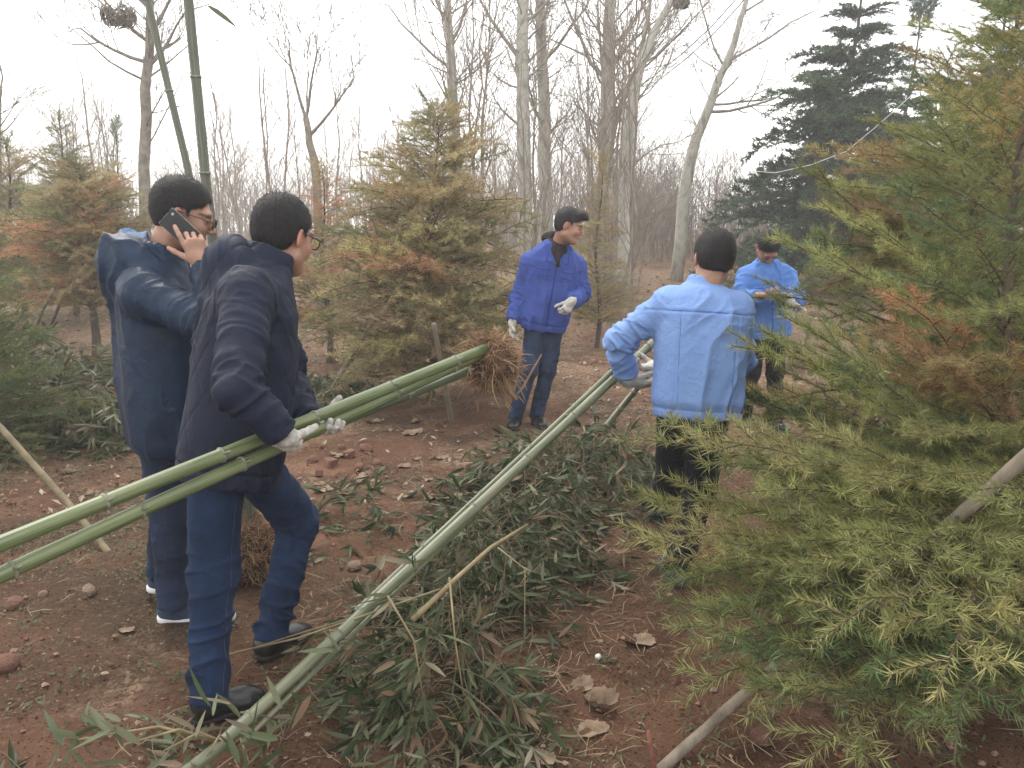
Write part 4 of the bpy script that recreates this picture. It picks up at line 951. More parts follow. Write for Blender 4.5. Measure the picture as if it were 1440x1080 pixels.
x, y = on(455, 9.4); conifer('young_cedar', 'reddish cedar showing behind the navy coat', x, y, 2.2, .75, 130, MIDB, [MY, MO, MR, MBR], 18, .3, .04, .25, (0, 0), 'cedars staked along the path', .6, colf=rusty(.5, .4, 1))
# -- tall dark cedars at the back
x, y = on(1180, 17.0); conifer('deodar_cedar', 'tall dark green cedar with drooping tiers behind the bowed man', x, y, 6.4, 2.5, 200, FARB, [DK, DK, (0.085, 0.125, 0.066)], 21, .4, .12, -.02, (0, 0), 'tall cedars at the back', .85, whorl=15, thick=.95, tipup=.06)
x, y = on(1262, 21.0); conifer('deodar_cedar', 'smaller dark cedar spire right of the tallest one', x, y, 6.4, 1.7, 75, FARB, [DK, (0.035, 0.05, 0.03)], 22, .5, .1, .15, (0, 0), 'tall cedars at the back', 1.0, whorl=12)
x, y = on(1375, 15.0); conifer('deodar_cedar', 'dark cedar with upswept boughs at the upper right', x, y, 5.6, 2.3, 120, FARB, [DK, GR], 23, .6, .1, .35, (0, 0), 'tall cedars at the back', .8, whorl=11)

# -- bare trees
def limb(mb, p, d, r, L, rng, depth, k=4, curl=.13, up=.12, split=(2, 4), ratio=.62, minr=.004, tw=None):
    n = 5; pts = [p]; q = p.copy(); dd = nrm(d); rs = [r]
    for i in range(1, n):
        dd = nrm(dd + rng.normal(0, curl, 3) + vec(0, 0, up)); q = q + dd * L / (n - 1); pts.append(q); rs.append(max(minr * .6, r * (1 - .62 * i / (n - 1))))
    (mb if r > .014 or tw is None else tw).tube(pts, rs, k if depth > 1 else 3, cap=False)
    if depth <= 0: return
    for j in range(rng.integers(*split) + 2):
        t = rng.uniform(.3, 1.0) if j else 1.0; i = min(n - 2, int(t * (n - 1))); f = t * (n - 1) - i
        o = pts[i] + (pts[i + 1] - pts[i]) * f; e = nrm(pts[i + 1] - pts[i]); s = rng.normal(0, 1, 3); s = nrm(s - e * s.dot(e))
        a = rng.uniform(.35, .95); nd = e * math.cos(a) + s * math.sin(a)
        limb(mb, o, nd, max(minr, rs[i] * rng.uniform(.38, .6)), L * ratio * rng.uniform(.75, 1.15), rng, depth - 1, k, curl, up, split, ratio, minr, tw)
def bare_tree(name, label, path, radii, limbs, seed, bark, twig, depth=3, group=None, extra=0, L0=1.6, up=.12, minr=.006, cat='tree'):
    """path: trunk points; limbs: (t along trunk, direction, radius, length)"""
    rng = np.random.default_rng(seed); path = np.array(path, float); base = path[0].copy()
    root = thing(name, label, cat, base, group); n = 14
    s = np.linspace(0, 1, len(path)); ss = np.linspace(0, 1, n); pts = np.stack([np.interp(ss, s, path[:, i]) for i in range(3)], 1)
    pts[1:-1] += rng.normal(0, radii[0] * .10, (n - 2, 3)) * [1, 1, 0]; rr = np.interp(ss, np.linspace(0, 1, len(radii)), radii)
    pts[0, 2] -= .15
    mb = MB(); mb.tube(pts, rr, 10); mb.build('trunk', bark, root, base=base)
    cr = MB()
    at = lambda t: np.array([np.interp(t, ss, pts[:, i]) for i in range(3)])
    for (t, d, r, L) in limbs: limb(cr, at(t), vec(*d), r * .62, L, rng, depth, minr=minr, up=up)
    for i in range(extra):
        t = rng.uniform(.25, .98); a = rng.uniform(0, 6.28); r = np.interp(t, ss, rr) * rng.uniform(.12, .28)
        limb(cr, at(t), vec(math.cos(a), math.sin(a), rng.uniform(.3, .9)), max(minr, r), L0 * rng.uniform(.6, 1.1) * (1.15 - t * .5), rng, depth - 1, minr=minr, up=up)
    cr.build('branches', twig, root, base=base)
    return root
def pp(Y, *pts): return [P(px, py, Y) for px, py in pts]
def gb(px, Y): q = P(px, 340, Y); return vec(q[0], Y, gz(q[0], Y))
GB = 'bare trees at the back'
bare_tree('bare_tree', 'bare grey tree holding a nest behind the upright bamboo', [gb(198, 14), *pp(14, (203, 140), (210, 60), (214, -60))], [.10, .085, .068, .04],
          [(.55, (-.8, .1, .35), .055, 1.3), (.52, (.85, -.1, .45), .06, 1.1), (.66, (-.9, .2, .55), .05, 1.3), (.70, (.7, .2, .7), .06, 1.3), (.8, (-.6, -.2, .8), .05, 1.2), (.85, (.8, -.2, .7), .05, 1.2), (.95, (-.4, .2, .9), .05, 1.3)], 3, M_GREYBARK, M_GREYBARK, 3, GB, 26, 1.3, minr=.005)
bare_tree('bare_tree', 'small forked bare tree left of centre against the sky', [gb(446, 13), *pp(13, (444, 238), (437, 205), (430, 165))], [.075, .065, .055, .045],
          [(.98, (-.30, 0, 1), .042, 1.1), (.98, (.45, .1, .9), .042, 1.0), (.78, (.85, 0, .55), .045, 1.1), (.97, (.1, .3, 1), .03, .8)], 6, M_GREYBARK, M_GREYBARK, 3, GB, 0, minr=.005)
bare_tree('poplar_tree', 'pale poplar standing behind the broad brown cedar', [gb(646, 17), *pp(17, (640, 200), (634, 80), (624, -90))], [.135, .118, .095, .045], [(.62, (-.9, 0, .5), .05, 1.7), (.7, (.6, 0, .8), .06, 1.6), (.74, (-.5, .2, .9), .06, 1.7)], 9, M_POPLAR, M_PALETWIG, 3, GB, 27, 1.4)
bare_tree('poplar_tree', 'tall pale poplar, left one of the pair at centre', [gb(738, 15), *pp(15, (737, 200), (735, 60), (731, -120))], [.15, .13, .108, .07], [(.6, (-.7, 0, .7), .06, 1.7), (.8, (-.6, .2, .8), .06, 1.6)], 10, M_POPLAR, M_PALETWIG, 3, GB, 25, 1.4)
bare_tree('poplar_tree', 'tall pale poplar, right one of the pair at centre', [gb(770, 16.5), *pp(16.5, (766, 200), (763, 60), (757, -120))], [.145, .13, .105, .07], [(.6, (.7, 0, .7), .06, 1.7)], 11, M_POPLAR, M_PALETWIG, 3, GB, 25, 1.4)
bare_tree('poplar_tree', 'thick double stemmed poplar right of the centre pair', [gb(852, 15.5), *pp(15.5, (852, 210), (856, 90), (862, -120))], [.17, .15, .12, .08], [(.30, (.20, .1, 1), .10, 3.6), (.6, (-.7, 0, .8), .07, 1.8), (.7, (.8, 0, .7), .06, 1.8)], 12, M_POPLAR, M_PALETWIG, 3, GB, 27, 1.5)
bare_tree('poplar_tree', 'slender poplar with a nest high in its fork', [gb(876, 14), *pp(14, (882, 180), (905, 70), (950, -10), (985, -80))], [.12, .10, .075, .05, .03], [(.4, (.0, .1, 1), .06, 2.0), (.55, (-.3, 0, 1), .05, 1.8), (.7, (.9, 0, .6), .04, 1.4)], 13, M_POPLAR, M_PALETWIG, 3, GB, 20, 1.2)
bare_tree('poplar_tree', 'leaning pale poplar between the nest tree and the dark cedar', [gb(952, 18), *pp(18, (972, 215), (1005, 130), (1040, 40), (1065, -70))], [.145, .12, .09, .062, .03], [(.42, (.9, 0, .15), .06, 1.9), (.45, (.8, .2, -.1), .05, 1.6), (.62, (.9, 0, .4), .05, 2.0), (.6, (-.6, 0, .8), .05, 1.6), (.8, (.8, 0, .5), .04, 1.6)], 14, M_POPLAR, M_PALETWIG, 3, GB, 17, 1.4, up=.04)
bare_tree('bare_tree', 'bare tree beyond the cedars at the left edge', [gb(-8, 17), *pp(17, (-4, 180), (0, 120))], [.09, .07, .04], [(.9, (.3, 0, 1), .035, 1.3)], 31, M_GREYBARK, M_GREYBARK, 3, GB, 13, 1.3)
# thin saplings that can be told apart: copies of four
def saplings():
    rng = np.random.default_rng(77); protos = []
    for i in range(4):
        mb = MB(); r2 = np.random.default_rng(90 + i); H = 4.6
        p = vec(0, 0, -.1); pts = [p]; rs = [.032]
        for j in range(1, 9): p = p + vec(r2.normal(0, .05), r2.normal(0, .05), H / 8); pts.append(p); rs.append(.032 * (1 - j / 9) + .004)
        mb.tube(pts, rs, 5, cap=False); tw = MB()
        for j in range(18):
            t = r2.uniform(1.5, 8); a = r2.uniform(0, 6.28); o = pts[int(t) - 1] + (pts[int(t)] - pts[int(t) - 1]) * (t % 1)
            limb(tw, o, vec(math.cos(a) * .6, math.sin(a) * .6, .9), .009, 1.0 * r2.uniform(.6, 1.2), r2, 1, minr=.004, up=.1)
        protos.append((mb.mesh('sapling_trunk', M_BARETWIG), tw.mesh('sapling_twigs', M_BARETWIG)))
    spots = []
    for i in range(26): spots.append((rng.uniform(640, 905), rng.uniform(11, 19), rng.uniform(.65, 1.2)))
    for i in range(22): spots.append((rng.uniform(290, 640), rng.uniform(20, 34), rng.uniform(.75, 1.25)))
    for i in range(12): spots.append((rng.uniform(-20, 190), rng.uniform(18, 28), rng.uniform(.8, 1.15)))
    for i in range(8): spots.append((rng.uniform(905, 1040), rng.uniform(19, 26), rng.uniform(.5, .75)))
    for px, Y, s in spots:
        b = gb(px, Y); zone = ('between the pale poplars' if 640 <= px < 905 else 'in the grey wood left of the poplars' if px > 250 and px < 640 else 'behind the left cedars' if px < 250 else 'left of the tall dark cedar')
        r = thing('bare_sapling', 'thin bare sapling ' + zone, 'sapling', b, 'bare saplings ' + zone); r.scale = (s, s, s); r.rotation_euler = (rng.normal(0, .06), rng.normal(0, .06), rng.uniform(0, 6.28))
        m1, m2 = protos[rng.integers(4)]; link('trunk', m1, r); link('twigs', m2, r)
saplings()
def thicket():
    """the far bare wood and scrub that reads as one mass"""
    rng = np.random.default_rng(5); mb = MB()
    A, B, RA, RB = [], [], [], []
    def st(a, b, r0, r1): A.append(a); B.append(b); RA.append(r0); RB.append(r1)
    for i in range(1900):
        u = rng.uniform()
        if u < .13: px, Y, H = rng.uniform(-900, -100), rng.uniform(26, 60), rng.uniform(2.0, 5.2)
        elif u < .58: px, Y, H = rng.uniform(-150, 720), rng.uniform(30, 62), rng.uniform(2.0, 5.2)
        elif u < .75: px, Y, H = rng.uniform(700, 960), rng.uniform(22, 45), rng.uniform(1.5, 4.5)
        elif u < .93: px, Y, H = rng.uniform(870, 1090), rng.uniform(21, 30), rng.uniform(1.2, 3.2)
        else: px, Y, H = rng.uniform(1000, 2000), rng.uniform(35, 60), rng.uniform(2, 5)
        b = gb(px, Y); d = nrm(vec(rng.normal(0, .12), rng.normal(0, .12), 1)); k = Y / 30
        mid = b + d * H * .5; top = b + nrm(d + rng.normal(0, .1, 3)) * H; st(b, mid, .020 * k, .013 * k); st(mid, top, .013 * k, .004 * k)
        for j in range(rng.integers(5, 10)):
            t = rng.uniform(.12, .95); o = b + (top - b) * t; a = rng.uniform(0, 6.28); L = H * rng.uniform(.15, .36)
            e = nrm(vec(math.cos(a) * .7, math.sin(a) * .7, rng.uniform(.5, 1.2))); q = o + e * L; st(o, q, .009 * k, .004 * k)
            for _ in range(2):
                o2 = o + (q - o) * rng.uniform(.3, .9); st(o2, o2 + nrm(e + rng.normal(0, .5, 3)) * L * .5, .005 * k, .003 * k)
    mb.sticks(A, B, RA, RB)
    o = mb.build('distant_thicket', M_BARETWIG); tag(o, 'grey brown bare wood and scrub along the horizon', 'thicket', kind='stuff')
thicket()
def nest(px, py, Y, r, label):
    rng = np.random.default_rng(int(px)); c = P(px, py, Y); mb = MB()
    for i in range(220):
        a = rng.uniform(0, 6.28); e = rng.uniform(-.8, .5); p = vec(math.cos(a) * math.cos(e), math.sin(a) * math.cos(e), math.sin(e) * .75) * r * rng.uniform(.55, 1.0)
        d = nrm(np.cross(p, rng.normal(0, 1, 3))) * r * rng.uniform(.5, .9); mb.tube([p - d * .5, p + nrm(p) * r * .05, p + d * .5], .010, 3, cap=False)
    tag(link('bird_nest', mb.mesh('bird_nest', M_GREYBARK), None, c.tolist()), label, 'nest')
nest(168, 22, 13.9, .27, 'round stick nest in the bare tree at the upper left')
nest(958, 3, 14.0, .14, 'small dark stick nest in the slender poplar at the top')
# ================================================================ bamboo
def mat_culm():
    m, N, L, b = new_mat('green_bamboo')
    tc = N.new('ShaderNodeTexCoord'); oi = N.new('ShaderNodeObjectInfo')
    at = N.new('ShaderNodeAttribute'); at.attribute_name = 'along'
    mp = N.new('ShaderNodeMapping'); mp.inputs['Scale'].default_value = (1.6, .5, .5); L.new(at.outputs['Vector'], mp.inputs[0])
    mp2 = N.new('ShaderNodeMapping'); mp2.inputs['Scale'].default_value = (.45, 1.0, 1.0); L.new(at.outputs['Vector'], mp2.inputs[0])
    n1 = N.new('ShaderNodeTexNoise'); n1.inputs['Scale'].default_value = 3; n1.inputs['Detail'].default_value = 6; L.new(mp.outputs[0], n1.inputs['Vector'])
    r = ramp(N, [(0.3, (0.55, 0.62, 0.45)), (0.5, (1.0, 1.0, 1.0)), (0.72, (1.7, 1.4, 1.5))]); L.new(n1.outputs['Fac'], r.inputs[0])
    mx = N.new('ShaderNodeMixRGB'); mx.blend_type = 'MULTIPLY'; mx.inputs[0].default_value = 1; L.new(oi.outputs['Color'], mx.inputs[1]); L.new(r.outputs[0], mx.inputs[2])
    n2 = N.new('ShaderNodeTexNoise'); n2.inputs['Scale'].default_value = 7; n2.inputs['Detail'].default_value = 6; n2.inputs['Roughness'].default_value = .75; L.new(mp2.outputs[0], n2.inputs['Vector'])
    r2 = ramp(N, [(0.50, (0, 0, 0)), (0.68, (.8, .8, .8))]); L.new(n2.outputs['Fac'], r2.inputs[0])
    m3 = N.new('ShaderNodeMixRGB'); m3.inputs[2].default_value = (0.20, 0.22, 0.155, 1); L.new(r2.outputs[0], m3.inputs[0]); L.new(mx.outputs[0], m3.inputs[1])
    L.new(m3.outputs[0], b.inputs['Base Color']); b.inputs['Roughness'].default_value = 0.42; b.inputs['Specular IOR Level'].default_value = 0.45
    return m
M_CULM = mat_culm()
M_NODE = mat_noise('bamboo_node_ring', (0.09, 0.095, 0.06), (0.24, 0.245, 0.185), 30, 0.8)
M_LEAF = mat_needle('bamboo_leaf', 0.45, 0.30, 0.30)
M_STEM = mat_noise('bamboo_twig', (0.11, 0.090, 0.045), (0.26, 0.20, 0.11), 12, 0.6)
M_TWIGB = mat_noise('dull_bamboo_twig', (0.06, 0.052, 0.026), (0.15, 0.12, 0.065), 12, 0.7)
M_ROOT = mat_noise('root_fibre', (0.15, 0.085, 0.045), (0.36, 0.235, 0.14), 14, 0.95, 0.4, 80)
M_EARTH = mat_noise('root_earth', (0.05, 0.026, 0.016), (0.13, 0.07, 0.045), 25, 0.98, 0.9, 60)

def culm(name, parent, base, pts, r0, r1, col, spacing=.30, sag=0.0, first=.12, k=16, stubs=True):
    """hollow jointed stem: a tube that swells at each node, with a pale ring"""
    pts = np.array(pts, float); seg = np.linalg.norm(np.diff(pts, axis=0), axis=1); cum = np.concatenate([[0], np.cumsum(seg)]); L = cum[-1]
    nodes = np.arange(first, L, spacing)
    s = np.unique(np.concatenate([np.linspace(0, L, 30)] + [np.array([x - .012, x - .004, x, x + .004, x + .010]) for x in nodes])); s = s[(s >= 0) & (s <= L)]
    q = np.stack([np.interp(s, cum, pts[:, i]) for i in range(3)], 1); q[:, 2] -= sag * 4 * (s / L) * (1 - s / L)
    rr = np.interp(s, [0, L], [r0, r1])
    for x in nodes: rr = rr * (1 + .15 * np.exp(-((s - x) / .004) ** 2) - .03 * np.exp(-((s - x - .010) / .006) ** 2))
    mb = MB(); mb.tube(q, rr, k); st_ = MB(); at = lambda x: np.array([np.interp(x, s, q[:, i]) for i in range(3)])
    o = mb.build(name, M_CULM, parent, base=base); an = np.arange(k) * 2 * math.pi / k
    al = np.stack([np.repeat(s, k), np.tile(np.cos(an), len(s)), np.tile(np.sin(an), len(s))], 1); al = np.vstack([al, [[0, 0, 0], [L, 0, 0]]]) + base[0] * 7
    o.data.attributes.new('along', 'FLOAT_VECTOR', 'POINT').data.foreach_set('vector', al.astype(np.float32).ravel()); o.color = (*col, 1)
    for x in nodes:
        rn = np.interp(x, [0, L], [r0, r1]) * 1.17; a, b2 = at(x - .0040), at(x + .0030); nd = MB(); nd.tube([a, (a + b2) / 2, b2], [rn * .985, rn * 1.01, rn * .975], k); nd.build('node_ring', M_NODE, o, base=base)
        if stubs:                       # a cut branch stub at each joint, sides alternating
            t_ = nrm(b2 - a); s_ = nrm(np.cross(t_, vec(.2, .4, 1))) * (1 if len(o.children) % 2 else -1); s_ = nrm(s_ + vec(0, 0, .35)); p_ = a + s_ * rn * .8; nd = MB(); nd.tube([p_, p_ + nrm(s_ + t_ * .9) * .022], [.0042, .0034], 6); nd.build('branch_stub', M_NODE, o, base=base)
    return o
def leaf_mesh(i):
    """lance shaped blade along +X, 1 long, folded along the midrib and bent"""
    bend = [.10, .35, -.05, .6][i]; tw = [.1, -.5, .3, .8][i]; w = [.088, .076, .098, .070][i]
    t = np.array([0, .06, .28, .58, .84, 1.0]); ww = np.array([.10, .5, 1.0, .88, .42, .0]) * w; V = []
    for j in range(6):
        c = vec(t[j], 0, -bend * t[j] ** 2 * .5); a = tw * t[j]
        for s in (-1, 0, 1):
            y, z = s * ww[j], abs(s) * ww[j] * .35; V.append(c + vec(0, y * math.cos(a) - z * math.sin(a), y * math.sin(a) + z * math.cos(a)))
    Q = [[j * 3 + s, j * 3 + 3 + s, j * 3 + 4 + s, j * 3 + 1 + s] for j in range(5) for s in (0, 1)]
    return np.array(V), np.array(Q)
LEAFV = [leaf_mesh(i) for i in range(4)]
LEAFM = [mesh_np('leaf', V, Q, True, [M_LEAF]) for V, Q in LEAFV]
LEAFC = [(0.042, 0.062, 0.024), (0.066, 0.088, 0.038), (0.105, 0.122, 0.066), (0.030, 0.046, 0.019), (0.17, 0.16, 0.10), (0.19, 0.135, 0.075)]
def leaf_frame(p, d, L, rng, flat=.5):
    x = nrm(d); up = nrm(vec(0, 0, 1) * flat + rng.normal(0, .55, 3)); y = nrm(np.cross(up, x)); z = np.cross(x, y)
    M = np.eye(4); M[:3, 0] = x * L; M[:3, 1] = y * L; M[:3, 2] = z * L; M[:3, 3] = p; return M
def mat_leaf_mass(): return M_LEAFMASS
M_LEAFMASS = []
for c in LEAFC:
    m = mat_needle('bamboo_leaf_mass', 0.45, 0.30, 0.40); nt = m.node_tree
    hs = [n for n in nt.nodes if n.type == 'HUE_SAT'][0]
    for l in list(nt.links):
        if l.to_node == hs and l.to_socket.name == 'Color': nt.links.remove(l)
    hs.inputs['Color'].default_value = (*c, 1); M_LEAFMASS.append(m)
def leaf_set(parent, base, frames, cols, nobj=300):
    """the leaves that show largest are single objects, the rest one mass"""
    d = np.array([np.linalg.norm(F[:3, 3] - vec(0, 0, CAM_H)) - F[2, 3] * 1.5 for F in frames]); order = np.argsort(d); rng = np.random.default_rng(len(frames))
    for i in order[:nobj]:
        o = link('leaf', LEAFM[i % 4], parent); M = frames[i].copy(); M[:3, 3] -= base; o.matrix_basis = Matrix(M.tolist()); o.color = jit(LEAFC[cols[i]], rng, .2)
    rest = order[nobj:]
    if len(rest):
        mb = MB()
        for i in rest:
            V, Q = LEAFV[i % 4]; F = frames[i]; mb.add(V @ F[:3, :3].T + F[:3, 3], None, Q, int(cols[i]))
        tag(mb.build('leaf_mass', M_LEAFMASS, parent, base=base), kind='stuff')
def heap(label, c, ux, half, height, nstem, seed, nobj=300, leafL=(.09, .16), dens=1.0, main=(), group='heaps of cut bamboo tops', pal=(.22, .25, .21, .12, .12, .08)):
    """cut bamboo tops lying in a heap: arching stems with twigs that end in fans of leaves"""
    rng = np.random.default_rng(seed); c = np.array(c, float); ux = nrm(vec(ux[0], ux[1], 0)); uy = vec(-ux[1], ux[0], 0)
    root = thing('bamboo_brush', label, 'brushwood', c, group); fr, cols, st = [], [], MB()
    for i in range(nstem):
        a = rng.uniform(-1, 1); b = rng.normal(0, .42); sg = rng.choice([-1, 1], p=[.62, .38])
        p = c + ux * a * half[0] + uy * b * half[1]; prof = max(.05, (1 - (a * .9) ** 2)) * max(.1, 1 - (b / 1.1) ** 2)
        p[2] = gz(p[0], p[1]) + height * prof * rng.uniform(.25, .95)
        d = nrm(ux * sg * rng.uniform(.3, 1) + uy * (b * .8 + rng.normal(0, .5)) + vec(0, 0, rng.uniform(-.05, .55))); L = rng.uniform(.25, .55)
        pts = [p]; q = p
        for j in range(4):
            d = nrm(d + vec(0, 0, -.22) + rng.normal(0, .1, 3)); q = q + d * L / 4; q[2] = max(q[2], gz(q[0], q[1]) + .015); pts.append(q.copy())
        st.tube(pts, [.0024, .0020, .0016, .0012, .0008], 4, cap=False)
        for j in range(rng.integers(3, 6)):
            t = rng.uniform(.35, 1.0) * 4; k = min(3, int(t)); o = pts[k] + (pts[k + 1] - pts[k]) * (t - k)
            td = nrm(d + rng.normal(0, .6, 3)); tl = rng.uniform(.04, .14); e = o + td * tl; e[2] = max(e[2], gz(e[0], e[1]) + .01)
            st.tube([o, e], [.0015, .0008], 3, cap=False); base_col = rng.choice(6, p=pal)
            for l in range(int(rng.integers(3, 7) * dens)):
                ld = nrm(td + rng.normal(0, .55, 3) + vec(0, 0, -.28)); LL = rng.uniform(*leafL)
                pe = e - td * tl * rng.uniform(0, .5)
                if pe[2] + ld[2] * LL < gz(pe[0], pe[1]) + .01: ld[2] = max(ld[2], -.05); ld = nrm(ld)
                fr.append(leaf_frame(pe, ld, LL, rng)); cols.append(int(base_col if rng.uniform() < .7 else rng.integers(6)))
    st.build('twigs', M_TWIGB, root, base=c)
    for pts, r in main:
        m2 = MB(); m2.tube(pts, np.linspace(r, r * .55, len(pts)), 8); m2.build('stem', M_STEM, root, base=c)
    leaf_set(root, c, fr, cols, nobj)
    return root
def hp(px, py): g = G(px, py); return vec(g[0], g[1], g[2])
ax_pile = P(870, 560, 4.4) - P(600, 900, 2.5)
heap('nearest leafy heap of cut bamboo tops beneath the pale culms', hp(640, 945), (.20, .95), (.34, .15), .29, 100, 4, leafL=(.06, .115), main=[([P(580, 872, 2.42), P(640, 815, 2.6), P(690, 770, 2.72), P(742, 738, 2.85)], .010), ([P(632, 812, 2.55), P(640, 900, 2.4), P(652, 978, 2.32)], .004), ([P(700, 770, 2.5), P(738, 800, 2.45), P(738, 905, 2.4)], .003), ([P(545, 838, 2.35), P(582, 900, 2.25), P(598, 1000, 2.2)], .004)])
heap('middle leafy heap of cut bamboo tops, just beyond the nearest', hp(708, 795), (.28, .94), (.48, .20), .32, 135, 5, leafL=(.06, .11))
heap('far end of the leafy bamboo heap, at the feet of the man in sky blue', hp(800, 685), (.45, .9), (.70, .34), .31, 160, 6, leafL=(.07, .12))
heap('leafy bamboo tops lying far left, just below the bare cedar trunk', hp(70, 540), (1, .1), (1.3, .7), .42, 200, 27, nobj=200, leafL=(.10, .16), pal=(.08, .22, .42, .04, .18, .06))
heap('leafy bamboo tops at left, nearer, beside the dark blue jacket', hp(105, 612), (1, .25), (.80, .55), .46, 220, 7, leafL=(.10, .16), pal=(.08, .24, .42, .04, .16, .06))
heap('leafy bamboo tops showing between the navy coat and a stake', hp(445, 560), (.3, 1), (.40, .45), .28, 70, 8, nobj=150, leafL=(.10, .15))
# loose leafy shoots at the bottom left edge and sprigs lying by the heap
heap('pale leafy bamboo shoots at the bottom left corner', P(150, 1075, 1.9) * vec(1, 1, 0) + vec(0, 0, .02), (1, .05), (.34, .12), .16, 16, 19, nobj=300, leafL=(.08, .13), dens=.8)
heap('sparse sprig of bamboo leaves at the left end of the nearest heap', hp(540, 720), (.8, .5), (.28, .14), .14, 14, 23, nobj=200, leafL=(.07, .12))

def root_ball(parent, base, c, axis, R, seed, nf=1100, squash=.85):
    rng = np.random.default_rng(seed); axis = nrm(axis); u = nrm(np.cross(axis, vec(.3, .2, 1))); v = np.cross(axis, u)
    S = SDF(c - R * 1.3, c + R * 1.3, R / 14); S.ell(c, (R * .8, R * .8, R * .8 * squash), np.stack([u, v, axis], 1)); V, Q = S.mesh(); N = vnormals(V, Q); V = V + N * (R * .16 * fbm(V * 14, 3))[:, None]
    ob = link('root_ball', mesh_np('root_ball', V - base, Q, True, [M_EARTH]), parent)
    mb = MB()
    for i in range(nf):
        d = nrm(rng.normal(0, 1, 3)); d = nrm(d + axis * .15); p = c + (u * d.dot(u) + v * d.dot(v) + axis * d.dot(axis) * squash) * R * rng.uniform(.65, .9)
        t = nrm(d * rng.uniform(.2, 1.1) + rng.normal(0, .55, 3)); L = R * rng.uniform(.25, .7); q1 = p + t * L * .5; t2 = nrm(t + rng.normal(0, .5, 3) + vec(0, 0, -.25)); mb.tube([p, q1, q1 + t2 * L * .5], [.0024, .0018, .0008], 3, cap=False)
    for i in range(26):
        d = nrm(rng.normal(0, 1, 3) + vec(.2, 0, -.5)); p = c + d * R * .75; q = [p]
        for j in range(4): d = nrm(d + rng.normal(0, .3, 3) + vec(0, 0, -.35)); p = p + d * R * .28; q.append(p)
        mb.tube(q, [.004, .003, .0025, .002, .001], 4, cap=False)
    tag(mb.build('root_fibres', M_ROOT, ob, base=base), kind='stuff')
    return ob
GREEN = (0.088, 0.112, 0.042); PALE = (0.125, 0.138, 0.082); DARKC = (0.045, 0.056, 0.026)
def carried():
    # culms carried by the man in the navy coat, roots first
    b = P(400, 620, 2.5); r = thing('bamboo_plant', 'green bamboo carried by the man in navy, roots swinging before the royal blue jacket', 'bamboo', b)
    a0, a1 = P(0, 765, 1.72), P(684, 490, 3.10); d = a1 - a0
    culm('culm', r, b, [a0 - d * .55, a0, a1], .0185, .0195, GREEN, .33, 0, .21)
    c0, c1 = P(0, 809, 1.70), P(674, 499, 3.08); d2 = c1 - c0
    culm('culm', r, b, [c0 - d2 * .55, c0, c1], .0185, .0190, GREEN, .31, 0, .05)
    e0, e1 = P(440, 612, 2.48), P(668, 518, 3.12); culm('culm', r, b, [e0, e1], .010, .016, DARKC, .33, 0, .1)
    rc = P(690, 508, 3.16); root_ball(r, b, rc, d, .118, 2)
    m = MB(); m.tube([P(705, 522, 3.15), P(722, 560, 3.15), P(735, 545, 3.15), P(752, 515, 3.15), P(762, 498, 3.15)], [.006, .007, .006, .004, .002], 6); m.tube([P(708, 525, 3.15), P(718, 552, 3.12), P(727, 562, 3.12)], [.010, .011, .006], 6); m.build('root', M_ROOT, r, base=b)
    # culms held low by the man in sky blue
    for nm, lab, s, e, r0, r1, col, sp in (
        ('bamboo_culm', 'thicker pale green culm slanting up to the gloves of the man in sky blue', (893, 505, 3.95), (288, 1068, 2.02), .0205, .0190, PALE, .36),
        ('bamboo_culm', 'second pale culm lying along the left side of the thicker one', (882, 502, 3.92), (500, 860, 2.62), .0120, .0105, PALE, .34),
        ('bamboo_culm', 'thin pale culm lying along the right underside of the thicker one', (720, 672, 3.2), (340, 1045, 2.10), .0085, .0080, (0.14, 0.155, 0.09), .30),
        ('bamboo_culm', 'short jointed stem dropping below the gloves of the man in sky blue', (910, 528, 4.0), (852, 600, 3.85), .0155, .0150, (0.11, 0.115, 0.07), .11)):
        p0, p1 = P(*s), P(*e); t = thing(nm, lab, 'bamboo', p1); dd = p1 - p0
        ext = [p0 - dd * (.10 if r0 > .0200 else 0), p0, p1] + ([p1 + dd * .12 + vec(0, 0, .06)] if r0 > .0200 else [])
        culm('culm', t, p1, ext, r0, r1, col, sp, .0)
        if r0 > .0200:
            m = MB(); q = P(330, 1050, 2.08)
            for k in range(5):
                e_ = P(110 + 60 * k, 1040 + 8 * k, 1.9 + .03 * k); m.tube([q, (q + e_) / 2 + vec(0, 0, .05), e_], [.005, .004, .002], 5)
            m.build('twigs', M_STEM, t, base=p1)
            rng = np.random.default_rng(8); fr = []; cols = []
            for k in range(46):
                px = rng.uniform(60, 400); py = rng.uniform(1010, 1085) if px < 250 else rng.uniform(985, 1075); p = P(px, py, rng.uniform(1.9, 2.1)); p[2] = max(p[2], .05)
                fr.append(leaf_frame(p, vec(rng.normal(-.5, .5), rng.normal(.1, .4), rng.normal(.25, .45)), rng.uniform(.07, .13), rng)); cols.append(int(rng.choice([1, 2, 2, 4])))
            leaf_set(t, p1, fr, cols, 300)
    # bamboo standing on its root ball behind the phoning man
    g = G(352, 812); b = vec(g[0], g[1], g[2]); r = thing('bamboo_plant', 'two upright bamboo culms on a root ball behind the phoning man', 'bamboo', b)
    Y = g[1] + .02
    c = b + vec(0, 0, .15); root_ball(r, b, c, vec(0, 0, 1), .165, 5, 1100, .95)
    culm('culm', r, b, [c, P(289, 250, Y), P(262, -30, Y), P(250, -170, Y)], .022, .019, (0.062, 0.068, 0.046), .38)
    culm('culm', r, b, [c + vec(.03, .03, 0), P(265, 240, Y + .15), P(200, -30, Y + .2), P(170, -170, Y + .25)], .018, .014, (0.070, 0.074, 0.050), .38)
